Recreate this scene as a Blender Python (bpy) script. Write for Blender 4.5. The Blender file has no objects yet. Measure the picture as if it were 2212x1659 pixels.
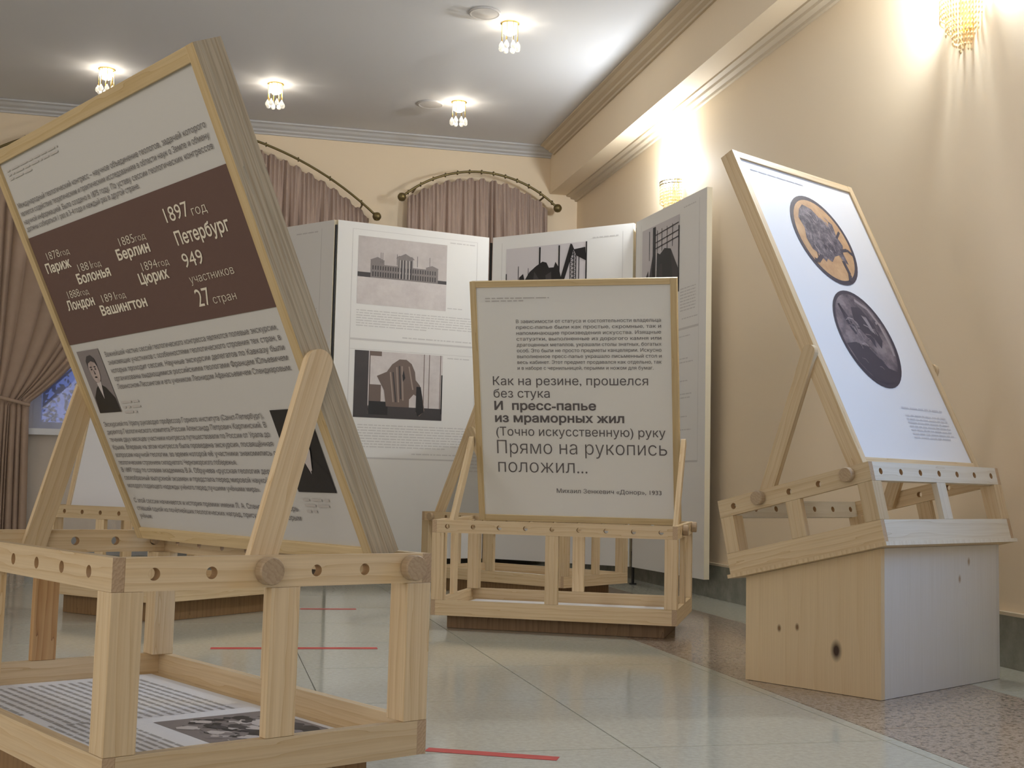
import bpy, bmesh, math, random
from mathutils import Matrix, Vector
from mathutils.geometry import delaunay_2d_cdt
random.seed(7)
SC = bpy.context.scene
COL = SC.collection
PI = math.pi

# ------------------------------------------------------------------ camera
YAW, PITCH, ROLL, FPX, CAM_H = 0.2324589, 0.0819541, 0.0215142, 2688.28, 0.55
cy, sy = math.cos(YAW), math.sin(YAW)
fwd = Vector((sy*math.cos(PITCH), cy*math.cos(PITCH), math.sin(PITCH)))
rgt = Vector((cy, -sy, 0)); upv = rgt.cross(fwd)
r2 = rgt*math.cos(ROLL) + upv*math.sin(ROLL)
u2 = -rgt*math.sin(ROLL) + upv*math.cos(ROLL)
cam_data = bpy.data.cameras.new('camera')
cam_data.sensor_fit = 'HORIZONTAL'; cam_data.sensor_width = 36.0
cam_data.lens = FPX/2212*36.0
cam_data.clip_start = 0.02; cam_data.clip_end = 200
cam = bpy.data.objects.new('camera', cam_data); COL.objects.link(cam)
cam.matrix_world = Matrix(((r2.x, u2.x, -fwd.x, 0), (r2.y, u2.y, -fwd.y, 0), (r2.z, u2.z, -fwd.z, CAM_H), (0, 0, 0, 1)))
SC.camera = cam

# ------------------------------------------------------------------ exposure, world, daylight
SC.view_settings.view_transform = 'Standard'; SC.view_settings.look = 'None'
SC.view_settings.gamma = 1.0; SC.view_settings.exposure = 0.0
SC.view_settings.use_curve_mapping = False
world = bpy.data.worlds.new('dusk_sky'); SC.world = world; world.use_nodes = True
wn = world.node_tree.nodes; wl = world.node_tree.links
bg = wn['Background']; bg.inputs['Strength'].default_value = 0.55
wtc = wn.new('ShaderNodeTexCoord'); wsep = wn.new('ShaderNodeSeparateXYZ'); wramp = wn.new('ShaderNodeValToRGB')
wl.new(wtc.outputs['Generated'], wsep.inputs[0]); wl.new(wsep.outputs['Z'], wramp.inputs['Fac'])
wramp.color_ramp.elements[0].position = 0.0; wramp.color_ramp.elements[0].color = (0.17, 0.28, 0.92, 1)
wramp.color_ramp.elements[1].position = 0.6; wramp.color_ramp.elements[1].color = (0.12, 0.20, 0.60, 1)
wl.new(wramp.outputs['Color'], bg.inputs['Color'])

def lamp(kind, name, loc, energy, color, parent=None, rot=None, **kw):
    d = bpy.data.lights.new(name, kind); d.energy = energy; d.color = color
    for k, v in kw.items(): setattr(d, k, v)
    o = bpy.data.objects.new(name, d); COL.objects.link(o); o.location = loc
    if rot: o.rotation_euler = rot
    if parent: o.parent = parent
    return o
# daylight falling through the side window (window_2) and added warm fill at the left and rear (left_fill_window, rear_fill_window)
lamp('AREA', 'side_window_daylight', (2.66, 2.28, 1.70), 26, (0.27, 0.54, 1.0), rot=(0, PI/2, 0), shape='RECTANGLE', size=1.6, size_y=1.0)
lamp('AREA', 'rear_fill', (-1.6, -3.1, 1.7), 45, (1.0, 0.93, 0.82), rot=(PI/2, 0, 0), shape='RECTANGLE', size=3.2, size_y=1.8)  # warm fill lamp added just inside the rear wall
lamp('AREA', 'left_fill', (-4.6, 0.7, 1.7), 60, (1.0, 0.93, 0.83), rot=(0, -PI/2, 0), shape='RECTANGLE', size=1.8, size_y=4.0)  # added warm fill, lights the right wall from the left

# ------------------------------------------------------------------ materials
def mat(name, color, rough=0.6, metallic=0.0, spec=0.5, emit=None, estr=0.0, trans=0.0):
    m = bpy.data.materials.new(name); m.use_nodes = True
    b = m.node_tree.nodes['Principled BSDF']
    b.inputs['Base Color'].default_value = (*color, 1); b.inputs['Roughness'].default_value = rough
    b.inputs['Metallic'].default_value = metallic; b.inputs['Specular IOR Level'].default_value = spec
    b.inputs['Transmission Weight'].default_value = trans
    if emit:
        b.inputs['Emission Color'].default_value = (*emit, 1); b.inputs['Emission Strength'].default_value = estr
    return m
def nd(m, t, **kw):
    n = m.node_tree.nodes.new(t)
    for k, v in kw.items():
        if k in n.inputs: n.inputs[k].default_value = v
        else: setattr(n, k, v)
    return n
def lk(m, a, b): m.node_tree.links.new(a, b)
def bsdf(m): return m.node_tree.nodes['Principled BSDF']
def ramp(m, stops):
    r = nd(m, 'ShaderNodeValToRGB'); e = r.color_ramp.elements
    while len(e) > 1: e.remove(e[-1])
    for i, (p, c) in enumerate(stops):
        x = e[0] if i == 0 else e.new(p)
        x.position = p; x.color = (*c, 1)
    return r
def wood(name, light, mid, dark, scale=16, rough=0.5, knots=None, streak=0.35):
    m = mat(name, light, rough)
    tc = nd(m, 'ShaderNodeTexCoord'); oi = nd(m, 'ShaderNodeObjectInfo')
    mul = nd(m, 'ShaderNodeMath', operation='MULTIPLY'); mul.inputs[1].default_value = 13.7
    lk(m, oi.outputs['Random'], mul.inputs[0])
    add = nd(m, 'ShaderNodeVectorMath', operation='ADD')
    lk(m, tc.outputs['Object'], add.inputs[0]); lk(m, mul.outputs[0], add.inputs[1])
    mp = nd(m, 'ShaderNodeMapping'); mp.inputs['Scale'].default_value = (1, 1, 0.09)
    lk(m, add.outputs[0], mp.inputs['Vector'])
    wv = nd(m, 'ShaderNodeTexWave', wave_type='RINGS', rings_direction='Z', wave_profile='SAW')
    wv.inputs['Scale'].default_value = scale; wv.inputs['Distortion'].default_value = 5.5
    wv.inputs['Detail'].default_value = 2.0; wv.inputs['Detail Scale'].default_value = 2.2
    lk(m, mp.outputs[0], wv.inputs['Vector'])
    soft = tuple(l*0.45+k*0.55 for l, k in zip(light, mid))
    cr = ramp(m, [(0.0, light), (0.45, light), (0.80, soft), (0.97, mid), (1.0, dark)])
    lk(m, wv.outputs['Fac'], cr.inputs['Fac'])
    mp2 = nd(m, 'ShaderNodeMapping'); mp2.inputs['Scale'].default_value = (260, 260, 5)
    lk(m, add.outputs[0], mp2.inputs['Vector'])
    fb = nd(m, 'ShaderNodeTexNoise'); fb.inputs['Scale'].default_value = 1.0; fb.inputs['Detail'].default_value = 3
    lk(m, mp2.outputs[0], fb.inputs['Vector'])
    mx = nd(m, 'ShaderNodeMix', data_type='RGBA', blend_type='MULTIPLY'); mx.inputs['Factor'].default_value = streak
    fr = ramp(m, [(0.3, (0.72, 0.66, 0.58)), (0.6, (1, 1, 1))]); lk(m, fb.outputs['Fac'], fr.inputs['Fac'])
    lk(m, cr.outputs['Color'], mx.inputs['A']); lk(m, fr.outputs['Color'], mx.inputs['B'])
    hs = nd(m, 'ShaderNodeHueSaturation')
    mr = nd(m, 'ShaderNodeMapRange'); mr.inputs['To Min'].default_value = 0.9; mr.inputs['To Max'].default_value = 1.08
    lk(m, oi.outputs['Random'], mr.inputs['Value']); lk(m, mr.outputs[0], hs.inputs['Value'])
    lk(m, mx.outputs['Result'], hs.inputs['Color'])
    out = hs.outputs['Color']
    for (p, r, c) in (knots or []):
        vs = nd(m, 'ShaderNodeVectorMath', operation='SUBTRACT'); vs.inputs[1].default_value = p
        lk(m, tc.outputs['Object'], vs.inputs[0])
        vm = nd(m, 'ShaderNodeVectorMath', operation='MULTIPLY'); vm.inputs[1].default_value = (1/r, 1/r, 0.6/r)
        lk(m, vs.outputs[0], vm.inputs[0])
        ln = nd(m, 'ShaderNodeVectorMath', operation='LENGTH'); lk(m, vm.outputs[0], ln.inputs[0])
        kr = ramp(m, [(0.35, (1, 1, 1)), (1.0, (0, 0, 0))]); lk(m, ln.outputs['Value'], kr.inputs['Fac'])
        kx = nd(m, 'ShaderNodeMix', data_type='RGBA'); lk(m, kr.outputs['Color'], kx.inputs['Factor'])
        lk(m, out, kx.inputs['A']); kx.inputs['B'].default_value = (*c, 1); out = kx.outputs['Result']
    lk(m, out, bsdf(m).inputs['Base Color'])
    bp = nd(m, 'ShaderNodeBump'); bp.inputs['Strength'].default_value = 0.08; bp.inputs['Distance'].default_value = 0.002
    lk(m, fb.outputs['Fac'], bp.inputs['Height']); lk(m, bp.outputs[0], bsdf(m).inputs['Normal'])
    return m
def speckle(name, base, stops, scale, rough, spec=0.5):
    m = mat(name, base, rough, spec=spec)
    tc = nd(m, 'ShaderNodeTexCoord')
    a = nd(m, 'ShaderNodeTexNoise'); a.inputs['Scale'].default_value = scale; a.inputs['Detail'].default_value = 4; a.inputs['Roughness'].default_value = 0.7
    lk(m, tc.outputs['Object'], a.inputs['Vector'])
    r = ramp(m, stops); lk(m, a.outputs['Fac'], r.inputs['Fac'])
    lk(m, r.outputs['Color'], bsdf(m).inputs['Base Color'])
    return m

PINE = wood('pine', (0.72, 0.56, 0.345), (0.65, 0.475, 0.265), (0.57, 0.385, 0.19), scale=24)
PINE_GOLD_SHADED = wood('shaded_golden_pine', (0.60, 0.455, 0.24), (0.54, 0.39, 0.185), (0.46, 0.31, 0.13), scale=20)  # golden frame pine, darkened to paint in the underside shading
PINE_DARK = wood('resinous_pine', (0.60, 0.37, 0.17), (0.48, 0.26, 0.10), (0.26, 0.12, 0.05), scale=26)
PINE_END = wood('pine_end_grain', (0.56, 0.40, 0.25), (0.46, 0.32, 0.19), (0.36, 0.24, 0.13), scale=60)
PINE_GREY = wood('weathered_pine', (0.54, 0.46, 0.32), (0.46, 0.40, 0.285), (0.34, 0.305, 0.235), scale=46, streak=1.0)
PINE_DAYLIT = wood('daylit_pine', (0.76, 0.71, 0.60), (0.71, 0.65, 0.53), (0.62, 0.55, 0.42), scale=14, streak=0.25,  # pine with the cool daylight on front faces put into its colour
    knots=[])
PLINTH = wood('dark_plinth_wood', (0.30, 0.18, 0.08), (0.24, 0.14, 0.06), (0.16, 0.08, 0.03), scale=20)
DOWEL = wood('dowel_wood', (0.50, 0.37, 0.23), (0.44, 0.31, 0.19), (0.34, 0.23, 0.13), scale=40)
HOLE = mat('drilled_hole', (0.50, 0.32, 0.16), 0.8)
PAPER = mat('poster_paper', (0.56, 0.545, 0.50), 0.55)
PAPER_B = mat('cream_poster_paper', (0.76, 0.74, 0.68), 0.55)
PAPER_W = mat('white_poster_paper', (0.79, 0.79, 0.80), 0.5)
INK = mat('grey_ink', (0.115, 0.10, 0.095), 0.7)
SHEET_INK = mat('sheet_ink', (0.40, 0.38, 0.36), 0.7)
INK_C = mat('lilac_grey_ink', (0.62, 0.61, 0.63), 0.7)
INK_L = mat('light_grey_ink', (0.50, 0.465, 0.42), 0.7)
INK_P = mat('pale_grey_ink', (0.62, 0.595, 0.565), 0.7)
BROWN = mat('printed_brown', (0.115, 0.062, 0.048), 0.55)
CREAM = mat('printed_cream', (0.72, 0.66, 0.52), 0.6)
BLACK = mat('black_print', (0.012, 0.010, 0.010), 0.5)
DKGREY = mat('dark_print', (0.05, 0.042, 0.042), 0.6)
MIDGREY = mat('mid_print', (0.22, 0.19, 0.18), 0.6)
LTGREY = mat('light_print', (0.55, 0.50, 0.47), 0.6)
SKYGREY = speckle('printed_sky', (0.5, 0.5, 0.5), [(0.25, (0.44, 0.39, 0.37)), (0.75, (0.62, 0.57, 0.54))], 5, 0.6)
SNOW = speckle('printed_snow', (0.7, 0.7, 0.7), [(0.3, (0.56, 0.50, 0.48)), (0.7, (0.68, 0.63, 0.60))], 9, 0.6)
FLESH = speckle('printed_face', (0.5, 0.4, 0.36), [(0.3, (0.30, 0.23, 0.20)), (0.7, (0.52, 0.43, 0.39))], 30, 0.6)
BOARD = mat('white_board', (0.80, 0.78, 0.74), 0.5)
BOARD_EDGE = mat('cream_board_edge', (0.78, 0.70, 0.52), 0.6)
POLE = mat('dark_steel', (0.03, 0.03, 0.03), 0.35, metallic=0.6)
BRASS = mat('aged_brass', (0.20, 0.155, 0.065), 0.45, metallic=0.75)
GOLD = mat('polished_brass', (0.85, 0.62, 0.22), 0.25, metallic=1.0)
def crystal(name, col, tl):
    m = bpy.data.materials.new(name); m.use_nodes = True; n = m.node_tree.nodes; n.remove(n['Principled BSDF'])
    g = n.new('ShaderNodeBsdfGlossy'); g.inputs['Roughness'].default_value = 0.15; g.inputs['Color'].default_value = (*col, 1)
    t = n.new('ShaderNodeBsdfTranslucent'); t.inputs['Color'].default_value = (*col, 1); d = n.new('ShaderNodeBsdfDiffuse'); d.inputs['Color'].default_value = (*col, 1)
    a = n.new('ShaderNodeMixShader'); a.inputs[0].default_value = tl; b = n.new('ShaderNodeMixShader'); b.inputs[0].default_value = 0.25
    L = m.node_tree.links; L.new(d.outputs[0], a.inputs[1]); L.new(t.outputs[0], a.inputs[2]); L.new(a.outputs[0], b.inputs[1]); L.new(g.outputs[0], b.inputs[2]); L.new(b.outputs[0], n['Material Output'].inputs['Surface'])
    return m
CRYSTAL = crystal('crystal', (0.96, 0.96, 0.94), 0.7)
STRANDS = crystal('amber_crystal', (0.94, 0.83, 0.60), 0.40)
BULB = mat('lit_bulb', (1, 1, 1), 0.5, emit=(1.0, 0.93, 0.80), estr=18)
BULB_C = mat('lit_cool_bulb', (1, 1, 1), 0.5, emit=(0.92, 0.96, 1.0), estr=25)
TAPE = mat('red_tape', (0.62, 0.07, 0.06), 0.45)
WALL = mat('cream_wall_paint', (0.90, 0.75, 0.545), 0.7, spec=0.25)
CEIL = mat('white_ceiling_paint', (0.78, 0.78, 0.79), 0.7, spec=0.2)
MOULD = mat('white_plaster', (0.64, 0.64, 0.64), 0.6, spec=0.3)
MOULD_C = mat('cream_plaster', (0.66, 0.55, 0.40), 0.6, spec=0.3)
BASE = speckle('green_grey_marble', (0.2, 0.2, 0.17), [(0.3, (0.20, 0.20, 0.165)), (0.7, (0.31, 0.31, 0.26))], 14, 0.25)
GROUT = mat('grout', (0.44, 0.43, 0.365), 0.4)
GRANITE = speckle('brown_granite', (0.3, 0.24, 0.2), [(0.34, (0.12, 0.085, 0.065)), (0.45, (0.35, 0.265, 0.19)), (0.55, (0.52, 0.43, 0.34)), (0.66, (0.27, 0.185, 0.13))], 60, 0.12)
TILE = speckle('polished_terrazzo', (0.45, 0.46, 0.38), [(0.3, (0.52, 0.505, 0.405)), (0.7, (0.65, 0.635, 0.53))], 70, 0.10)
def cloth(name, c1, c2):
    m = speckle(name, c1, [(0.3, c1), (0.7, c2)], 3, 0.85, 0.15)
    return m
CURT = cloth('rose_brown_fabric', (0.44, 0.335, 0.275), (0.49, 0.375, 0.31))
CURT2 = cloth('brown_fabric', (0.40, 0.295, 0.22), (0.46, 0.34, 0.26))
SHEER = bpy.data.materials.new('sheer_voile'); SHEER.use_nodes = True
_n = SHEER.node_tree.nodes; _n.remove(_n['Principled BSDF'])
_d = _n.new('ShaderNodeBsdfDiffuse'); _d.inputs['Color'].default_value = (0.75, 0.75, 0.78, 1)
_tl = _n.new('ShaderNodeBsdfTranslucent'); _tl.inputs['Color'].default_value = (0.75, 0.75, 0.8, 1)
_tp = _n.new('ShaderNodeBsdfTransparent'); _m1 = _n.new('ShaderNodeMixShader'); _m2 = _n.new('ShaderNodeMixShader')
_m1.inputs[0].default_value = 0.4; _m2.inputs[0].default_value = 0.55
SHEER.node_tree.links.new(_d.outputs[0], _m1.inputs[1]); SHEER.node_tree.links.new(_tl.outputs[0], _m1.inputs[2])
SHEER.node_tree.links.new(_m1.outputs[0], _m2.inputs[1]); SHEER.node_tree.links.new(_tp.outputs[0], _m2.inputs[2])
SHEER.node_tree.links.new(_m2.outputs[0], _n['Material Output'].inputs['Surface'])
GLASS = bpy.data.materials.new('window_glass'); GLASS.use_nodes = True
_n = GLASS.node_tree.nodes; _n.remove(_n['Principled BSDF'])
_g = _n.new('ShaderNodeBsdfGlossy'); _g.inputs['Roughness'].default_value = 0.02; _tp = _n.new('ShaderNodeBsdfTransparent'); _m1 = _n.new('ShaderNodeMixShader')
_m1.inputs[0].default_value = 0.92
GLASS.node_tree.links.new(_g.outputs[0], _m1.inputs[1]); GLASS.node_tree.links.new(_tp.outputs[0], _m1.inputs[2])
GLASS.node_tree.links.new(_m1.outputs[0], _n['Material Output'].inputs['Surface'])
WHITE_FRAME = mat('white_window_frame', (0.72, 0.73, 0.75), 0.4)
LEAF = speckle('dark_foliage', (0.02, 0.03, 0.02), [(0.3, (0.015, 0.022, 0.02)), (0.7, (0.05, 0.06, 0.06))], 6, 0.9)
BARK = mat('bark', (0.03, 0.025, 0.02), 0.9)

# ------------------------------------------------------------------ mesh helpers
I4 = Matrix.Identity(4)
class MB:
    def __init__(s): s.v = []; s.f = []; s.m = []
    def add(s, vs, fs, mi=0, M=None):
        o = len(s.v)
        s.v += [tuple(M @ Vector(p)) if M is not None else tuple(p) for p in vs]
        for f in fs: s.f.append(tuple(i+o for i in f)); s.m.append(mi)
        return s
    def box(s, x0, x1, y0, y1, z0, z1, mi=0, M=None, sides=None):
        vs = [(x0,y0,z0),(x1,y0,z0),(x1,y1,z0),(x0,y1,z0),(x0,y0,z1),(x1,y0,z1),(x1,y1,z1),(x0,y1,z1)]
        fs = [(0,3,2,1),(4,5,6,7),(0,1,5,4),(2,3,7,6),(1,2,6,5),(3,0,4,7)]   # -z +z -y +y +x -x
        if sides is None: return s.add(vs, fs, mi, M)
        for f, k in zip(fs, sides): s.add(vs, [f], k, M)
        # (vertices repeat per face when sides carry their own materials)
        return s
    def quad(s, pts, mi=0): return s.add(pts, [tuple(range(len(pts)))], mi)
    def cyl(s, p0, p1, r0, r1=None, n=14, mi=0, cap=True):
        r1 = r0 if r1 is None else r1
        p0, p1 = Vector(p0), Vector(p1); d = (p1-p0).normalized()
        a = Vector((1,0,0)) if abs(d.x) < 0.9 else Vector((0,1,0))
        x = d.cross(a).normalized(); y = d.cross(x)
        vs = []
        for p, r in ((p0,r0),(p1,r1)):
            for i in range(n):
                t = 2*PI*i/n; vs.append(p + x*(r*math.cos(t)) + y*(r*math.sin(t)))
        fs = [(i,(i+1)%n,n+(i+1)%n,n+i) for i in range(n)]
        if cap: fs += [tuple(range(n-1,-1,-1)), tuple(range(n,2*n))]
        return s.add(vs, fs, mi)
    def lathe(s, prof, c, n=16, mi=0, axis='Z'):
        vs = []
        for r, z in prof:
            for i in range(n):
                t = 2*PI*i/n; p = (r*math.cos(t), r*math.sin(t), z)
                if axis == 'X': p = (p[2], p[0], p[1])
                vs.append((c[0]+p[0], c[1]+p[1], c[2]+p[2]))
        k = len(prof)
        fs = [(j*n+i, j*n+(i+1)%n, (j+1)*n+(i+1)%n, (j+1)*n+i) for j in range(k-1) for i in range(n)]
        fs += [tuple(range(n-1,-1,-1)), tuple((k-1)*n+i for i in range(n))]
        return s.add(vs, fs, mi)
    def tube(s, pts, r, n=8, mi=0):
        pts = [Vector(p) for p in pts]; vs = []
        for i, p in enumerate(pts):
            d = (pts[min(i+1,len(pts)-1)]-pts[max(i-1,0)]).normalized()
            a = Vector((0,1,0)) if abs(d.y) < 0.9 else Vector((1,0,0))
            x = d.cross(a).normalized(); y = d.cross(x)
            for k in range(n):
                t = 2*PI*k/n; vs.append(p + x*(r*math.cos(t)) + y*(r*math.sin(t)))
        fs = [(j*n+i, j*n+(i+1)%n, (j+1)*n+(i+1)%n, (j+1)*n+i) for j in range(len(pts)-1) for i in range(n)]
        fs += [tuple(range(n-1,-1,-1)), tuple((len(pts)-1)*n+i for i in range(n))]
        return s.add(vs, fs, mi)
    def grid(s, fn, nu, nv, mi=0):
        vs = [fn(i/nu, j/nv) for j in range(nv+1) for i in range(nu+1)]
        w = nu+1
        return s.add(vs, [(j*w+i, j*w+i+1, (j+1)*w+i+1, (j+1)*w+i) for j in range(nv) for i in range(nu)], mi)
    def extrude(s, poly, axis, a0, a1, mi=0):
        """poly: 2-D outline; extruded along axis ('X': poly is (y,z); 'Y': poly is (x,z))"""
        n = len(poly)
        f = (lambda a, p: (a, p[0], p[1])) if axis == 'X' else (lambda a, p: (p[0], a, p[1]))
        vs = [f(a0, p) for p in poly] + [f(a1, p) for p in poly]
        return s.add(vs, [(i,(i+1)%n,n+(i+1)%n,n+i) for i in range(n)] + [tuple(range(n-1,-1,-1)), tuple(range(n,2*n))], mi)
    def build(s, name, mats, parent=None, M=None, smooth=False, fix=True, bevel=0.0):
        me = bpy.data.meshes.new(name); me.from_pydata(s.v, [], s.f)
        mats = mats if isinstance(mats, (list, tuple)) else [mats]
        for m in mats: me.materials.append(m)
        for p, k in zip(me.polygons, s.m): p.material_index = k; p.use_smooth = smooth
        if fix:
            b = bmesh.new(); b.from_mesh(me)
            bmesh.ops.remove_doubles(b, verts=b.verts, dist=1e-6)
            bmesh.ops.recalc_face_normals(b, faces=b.faces); b.to_mesh(me); b.free()
        me.update()
        o = bpy.data.objects.new(name, me); COL.objects.link(o)
        if parent is not None: o.parent = parent
        if M is not None: o.matrix_local = M
        if bevel:
            md = o.modifiers.new('eased_edges', 'BEVEL'); md.width = bevel; md.segments = 2; md.limit_method = 'ANGLE'
        return o
def tag(o, label=None, cat=None, group=None, kind=None):
    if label: o['label'] = label
    if cat: o['category'] = cat
    if group: o['group'] = group
    if kind: o['kind'] = kind
    return o
def empty(name, M, label, cat, group=None):
    o = bpy.data.objects.new(name, None); COL.objects.link(o); o.matrix_world = M; o.empty_display_size = 0.1
    return tag(o, label, cat, group)
def struct(o): o['kind'] = 'structure'; return o
def axes(X, Y, Z, p):
    return Matrix(((X[0],Y[0],Z[0],p[0]),(X[1],Y[1],Z[1],p[1]),(X[2],Y[2],Z[2],p[2]),(0,0,0,1)))

# ------------------------------------------------------------------ lettering
_loops, _glyph = {}, {}
def outline(body):
    cu = bpy.data.curves.new('lettering', 'FONT'); cu.body = body; cu.size = 1.0; cu.resolution_u = 3; cu.fill_mode = 'NONE'
    ob = bpy.data.objects.new('lettering', cu); COL.objects.link(ob)
    me = bpy.data.meshes.new_from_object(ob.evaluated_get(bpy.context.evaluated_depsgraph_get()))
    co = [(v.co.x, v.co.y) for v in me.vertices]; cl = sorted((min(e.vertices), max(e.vertices)) for e in me.edges if abs(e.vertices[0]-e.vertices[1]) > 1)
    bpy.data.objects.remove(ob); bpy.data.curves.remove(cu); bpy.data.meshes.remove(me)
    return [co[a:c+1] for a, c in cl if c-a > 1]
def xmin(ls): return min(p[0] for l in ls for p in l)
def advance(ch):
    if ch not in _loops:
        both = outline(ch+'Н'); own = outline(ch) if ch != ' ' else []
        _loops[ch] = (own, xmin(both[len(own):])-_H0)
    return _loops[ch]
_H0 = xmin(outline('Н'))
def glyph(ch, off):
    """one letter filled by the non-zero winding rule, its outline grown by off for bold, shrunk for light"""
    if (ch, off) in _glyph: return _glyph[(ch, off)]
    own, adv = advance(ch)
    ar = lambda l: 0.5*sum(p[0]*q[1]-q[0]*p[1] for p, q in zip(l, l[1:]+l[:1]))
    ls = own
    if own and off:
        sg = 1 if ar(max(own, key=lambda l: abs(ar(l)))) > 0 else -1; ls = []
        for l in own:
            n = len(l); o = []
            for k in range(n):
                p, a, c = Vector(l[k]), Vector(l[k-1]), Vector(l[(k+1) % n])
                d1, d2 = (p-a), (c-p)
                d1 = d1.normalized() if d1.length > 1e-7 else d2.normalized(); d2 = d2.normalized() if d2.length > 1e-7 else d1
                n1 = Vector((d1.y, -d1.x)); n2 = Vector((d2.y, -d2.x)); b_ = n1+n2
                b_ = b_/max(0.35, 0.5*b_.length_squared) if b_.length > 1e-4 else n1
                q = p+b_*off*sg; o.append((q.x, q.y))
            ls.append(o)
    vs, fs = [], []
    if ls:
        pts = [Vector(p) for l in ls for p in l]; ed = []; b0 = 0
        for l in ls: ed += [(b0+k, b0+(k+1) % len(l)) for k in range(len(l))]; b0 += len(l)
        r = delaunay_2d_cdt(pts, ed, [], 0, 1e-5, False)
        vs = [tuple(p) for p in r[0]]
        def wind(x, y):
            w_ = 0
            for l in ls:
                for a, c in zip(l, l[1:]+l[:1]):
                    if (a[1] > y) != (c[1] > y) and x < (c[0]-a[0])*(y-a[1])/(c[1]-a[1])+a[0]: w_ += 1 if c[1] > a[1] else -1
            return w_
        for f in r[2]:
            x = sum(vs[k][0] for k in f)/len(f); y = sum(vs[k][1] for k in f)/len(f)
            if wind(x, y): fs.append(tuple(f))
    _glyph[(ch, off)] = (vs, fs, adv); return _glyph[(ch, off)]
def glyphs(body, off=0.0):
    vs, fs, x = [], [], 0.0
    for ch in body:
        v, f, adv = glyph(ch, off); b0 = len(vs)
        vs += [(p[0]+x, p[1]) for p in v]; fs += [tuple(b0+k for k in t) for t in f]; x += adv
    return vs, fs
CAPH = max(v[1] for v in glyphs('Н')[0])
def text(mb, body, u0, v0, u1, cap, place, mi=0, off=0.0):
    vs, fs = glyphs(body, off)
    xa = min(v[0] for v in vs); xb = max(v[0] for v in vs)
    sx = (u1-u0)/(xb-xa); sy_ = cap/CAPH
    mb.add([place(u0+(v[0]-xa)*sx, v0+v[1]*sy_) for v in vs], fs, mi)
def greek(mb, u0, u1, v0, v1, n, place, mi=0, last=0.6, rnd=None):
    """unreadably small print: rows of word-long dashes"""
    rnd = rnd or random; step = (v1-v0)/n
    for i in range(n):
        v = v1 - (i+0.5)*step; u = u0; end = u1 if i < n-1 else u0+(u1-u0)*last
        while u < end-0.004:
            w = min(rnd.uniform(0.012, 0.05), end-u)
            mb.quad([place(u,v-step*.19), place(u+w,v-step*.19), place(u+w,v+step*.19), place(u,v+step*.19)], mi)
            u += w+0.006
def gpart(par, mt, name, u0, u1, v0, v1, n, place, mi=0, last=0.6, rnd=None):
    g = MB(); greek(g, u0, u1, v0, v1, n, place, mi, last, rnd); return g.build(name, mt, par, fix=False)
def rect(mb, u0, v0, u1, v1, place, mi=0):
    mb.quad([place(u0,v0), place(u1,v0), place(u1,v1), place(u0,v1)], mi)
def poly(mb, pts, place, mi=0): mb.quad([place(*p) for p in pts], mi)

# ------------------------------------------------------------------ room shell
XR, YB, ZC, XL, YR = 2.53, 8.72, 3.034, -4.8, -3.3
BX, BZ = 2.32, 2.70                     # the dropped beam along the right wall
b = MB(); b.box(XL, XR, YR, YB, -0.10, -0.02); slab = None
fl = MB()
fl.box(XL, XR, YR, YB, -0.12, -0.004, mi=2)
T = 0.6; J = 0.0016
def tiles(x0, x1, y_off=2.57):
    k0 = math.floor((YR-y_off)/T)
    y = y_off + k0*T
    while y < YB:
        a, c = max(y+J, YR), min(y+T-J, YB)
        if c > a: fl.box(x0+J, x1-J, a, c, -0.004, 0.0, mi=0)
        y += T
x = 0.883
xs = [0.883 + T*i for i in range(-10, 2)]
for i in range(len(xs)-1):
    if xs[i+1] > XL: tiles(max(xs[i], XL), xs[i+1])
tiles(1.483, 1.518)
tiles(2.179, XR)
y = YR
while y < YB:
    fl.box(1.518+J, 2.179-J, y+J, min(y+1.2, YB)-J, -0.004, 0.0, mi=1); y += 1.2
struct(fl.build('floor', [TILE, GRANITE, GROUT]))
struct(MB().box(XL, XR, YR, YB, ZC, ZC+0.12).build('ceiling', CEIL))
# back wall with the opening of the left window
WX0, WX1, WZ0, WZ1 = -1.20, 0.95, 0.86, 2.30
w = MB()
w.box(XL, WX0, YB, YB+0.25, -0.12, ZC+0.12); w.box(WX1, XR+0.25, YB, YB+0.25, -0.12, ZC+0.12)
w.box(WX0, WX1, YB, YB+0.25, -0.12, WZ0); w.box(WX0, WX1, YB, YB+0.25, WZ1, ZC+0.12)
struct(w.build('wall_back', WALL))
# right wall with the window that lies just outside the frame
w = MB()
SY0, SY1, SZ0, SZ1 = 1.72, 2.84, 0.85, 2.55
w.box(XR, XR+0.25, SY1, YB, -0.12, ZC+0.12); w.box(XR, XR+0.25, YR, SY0, -0.12, ZC+0.12)
w.box(XR, XR+0.25, SY0, SY1, -0.12, SZ0); w.box(XR, XR+0.25, SY0, SY1, SZ1, ZC+0.12)
struct(w.build('wall_right', WALL))
w = MB(); w.box(XL-0.25, XL, YR-0.25, -1.4, -0.12, ZC+0.12); w.box(XL-0.25, XL, 2.8, YB+0.25, -0.12, ZC+0.12)
w.box(XL-0.25, XL, -1.4, 2.8, -0.12, 0.7); w.box(XL-0.25, XL, -1.4, 2.8, 2.7, ZC+0.12)
struct(w.build('wall_left', WALL))
w = MB(); w.box(XL, -3.3, YR-0.25, YR, -0.12, ZC+0.12); w.box(0.1, XR+0.25, YR-0.25, YR, -0.12, ZC+0.12)
w.box(-3.3, 0.1, YR-0.25, YR, -0.12, 0.7); w.box(-3.3, 0.1, YR-0.25, YR, 2.7, ZC+0.12)
struct(w.build('wall_rear', WALL))
struct(MB().box(BX, XR-0.0005, YR, YB-0.0005, BZ, ZC-0.0005).build('trim_1', WALL))           # beam
def cornice(prof, x_axis):
    m = MB()
    return m
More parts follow.
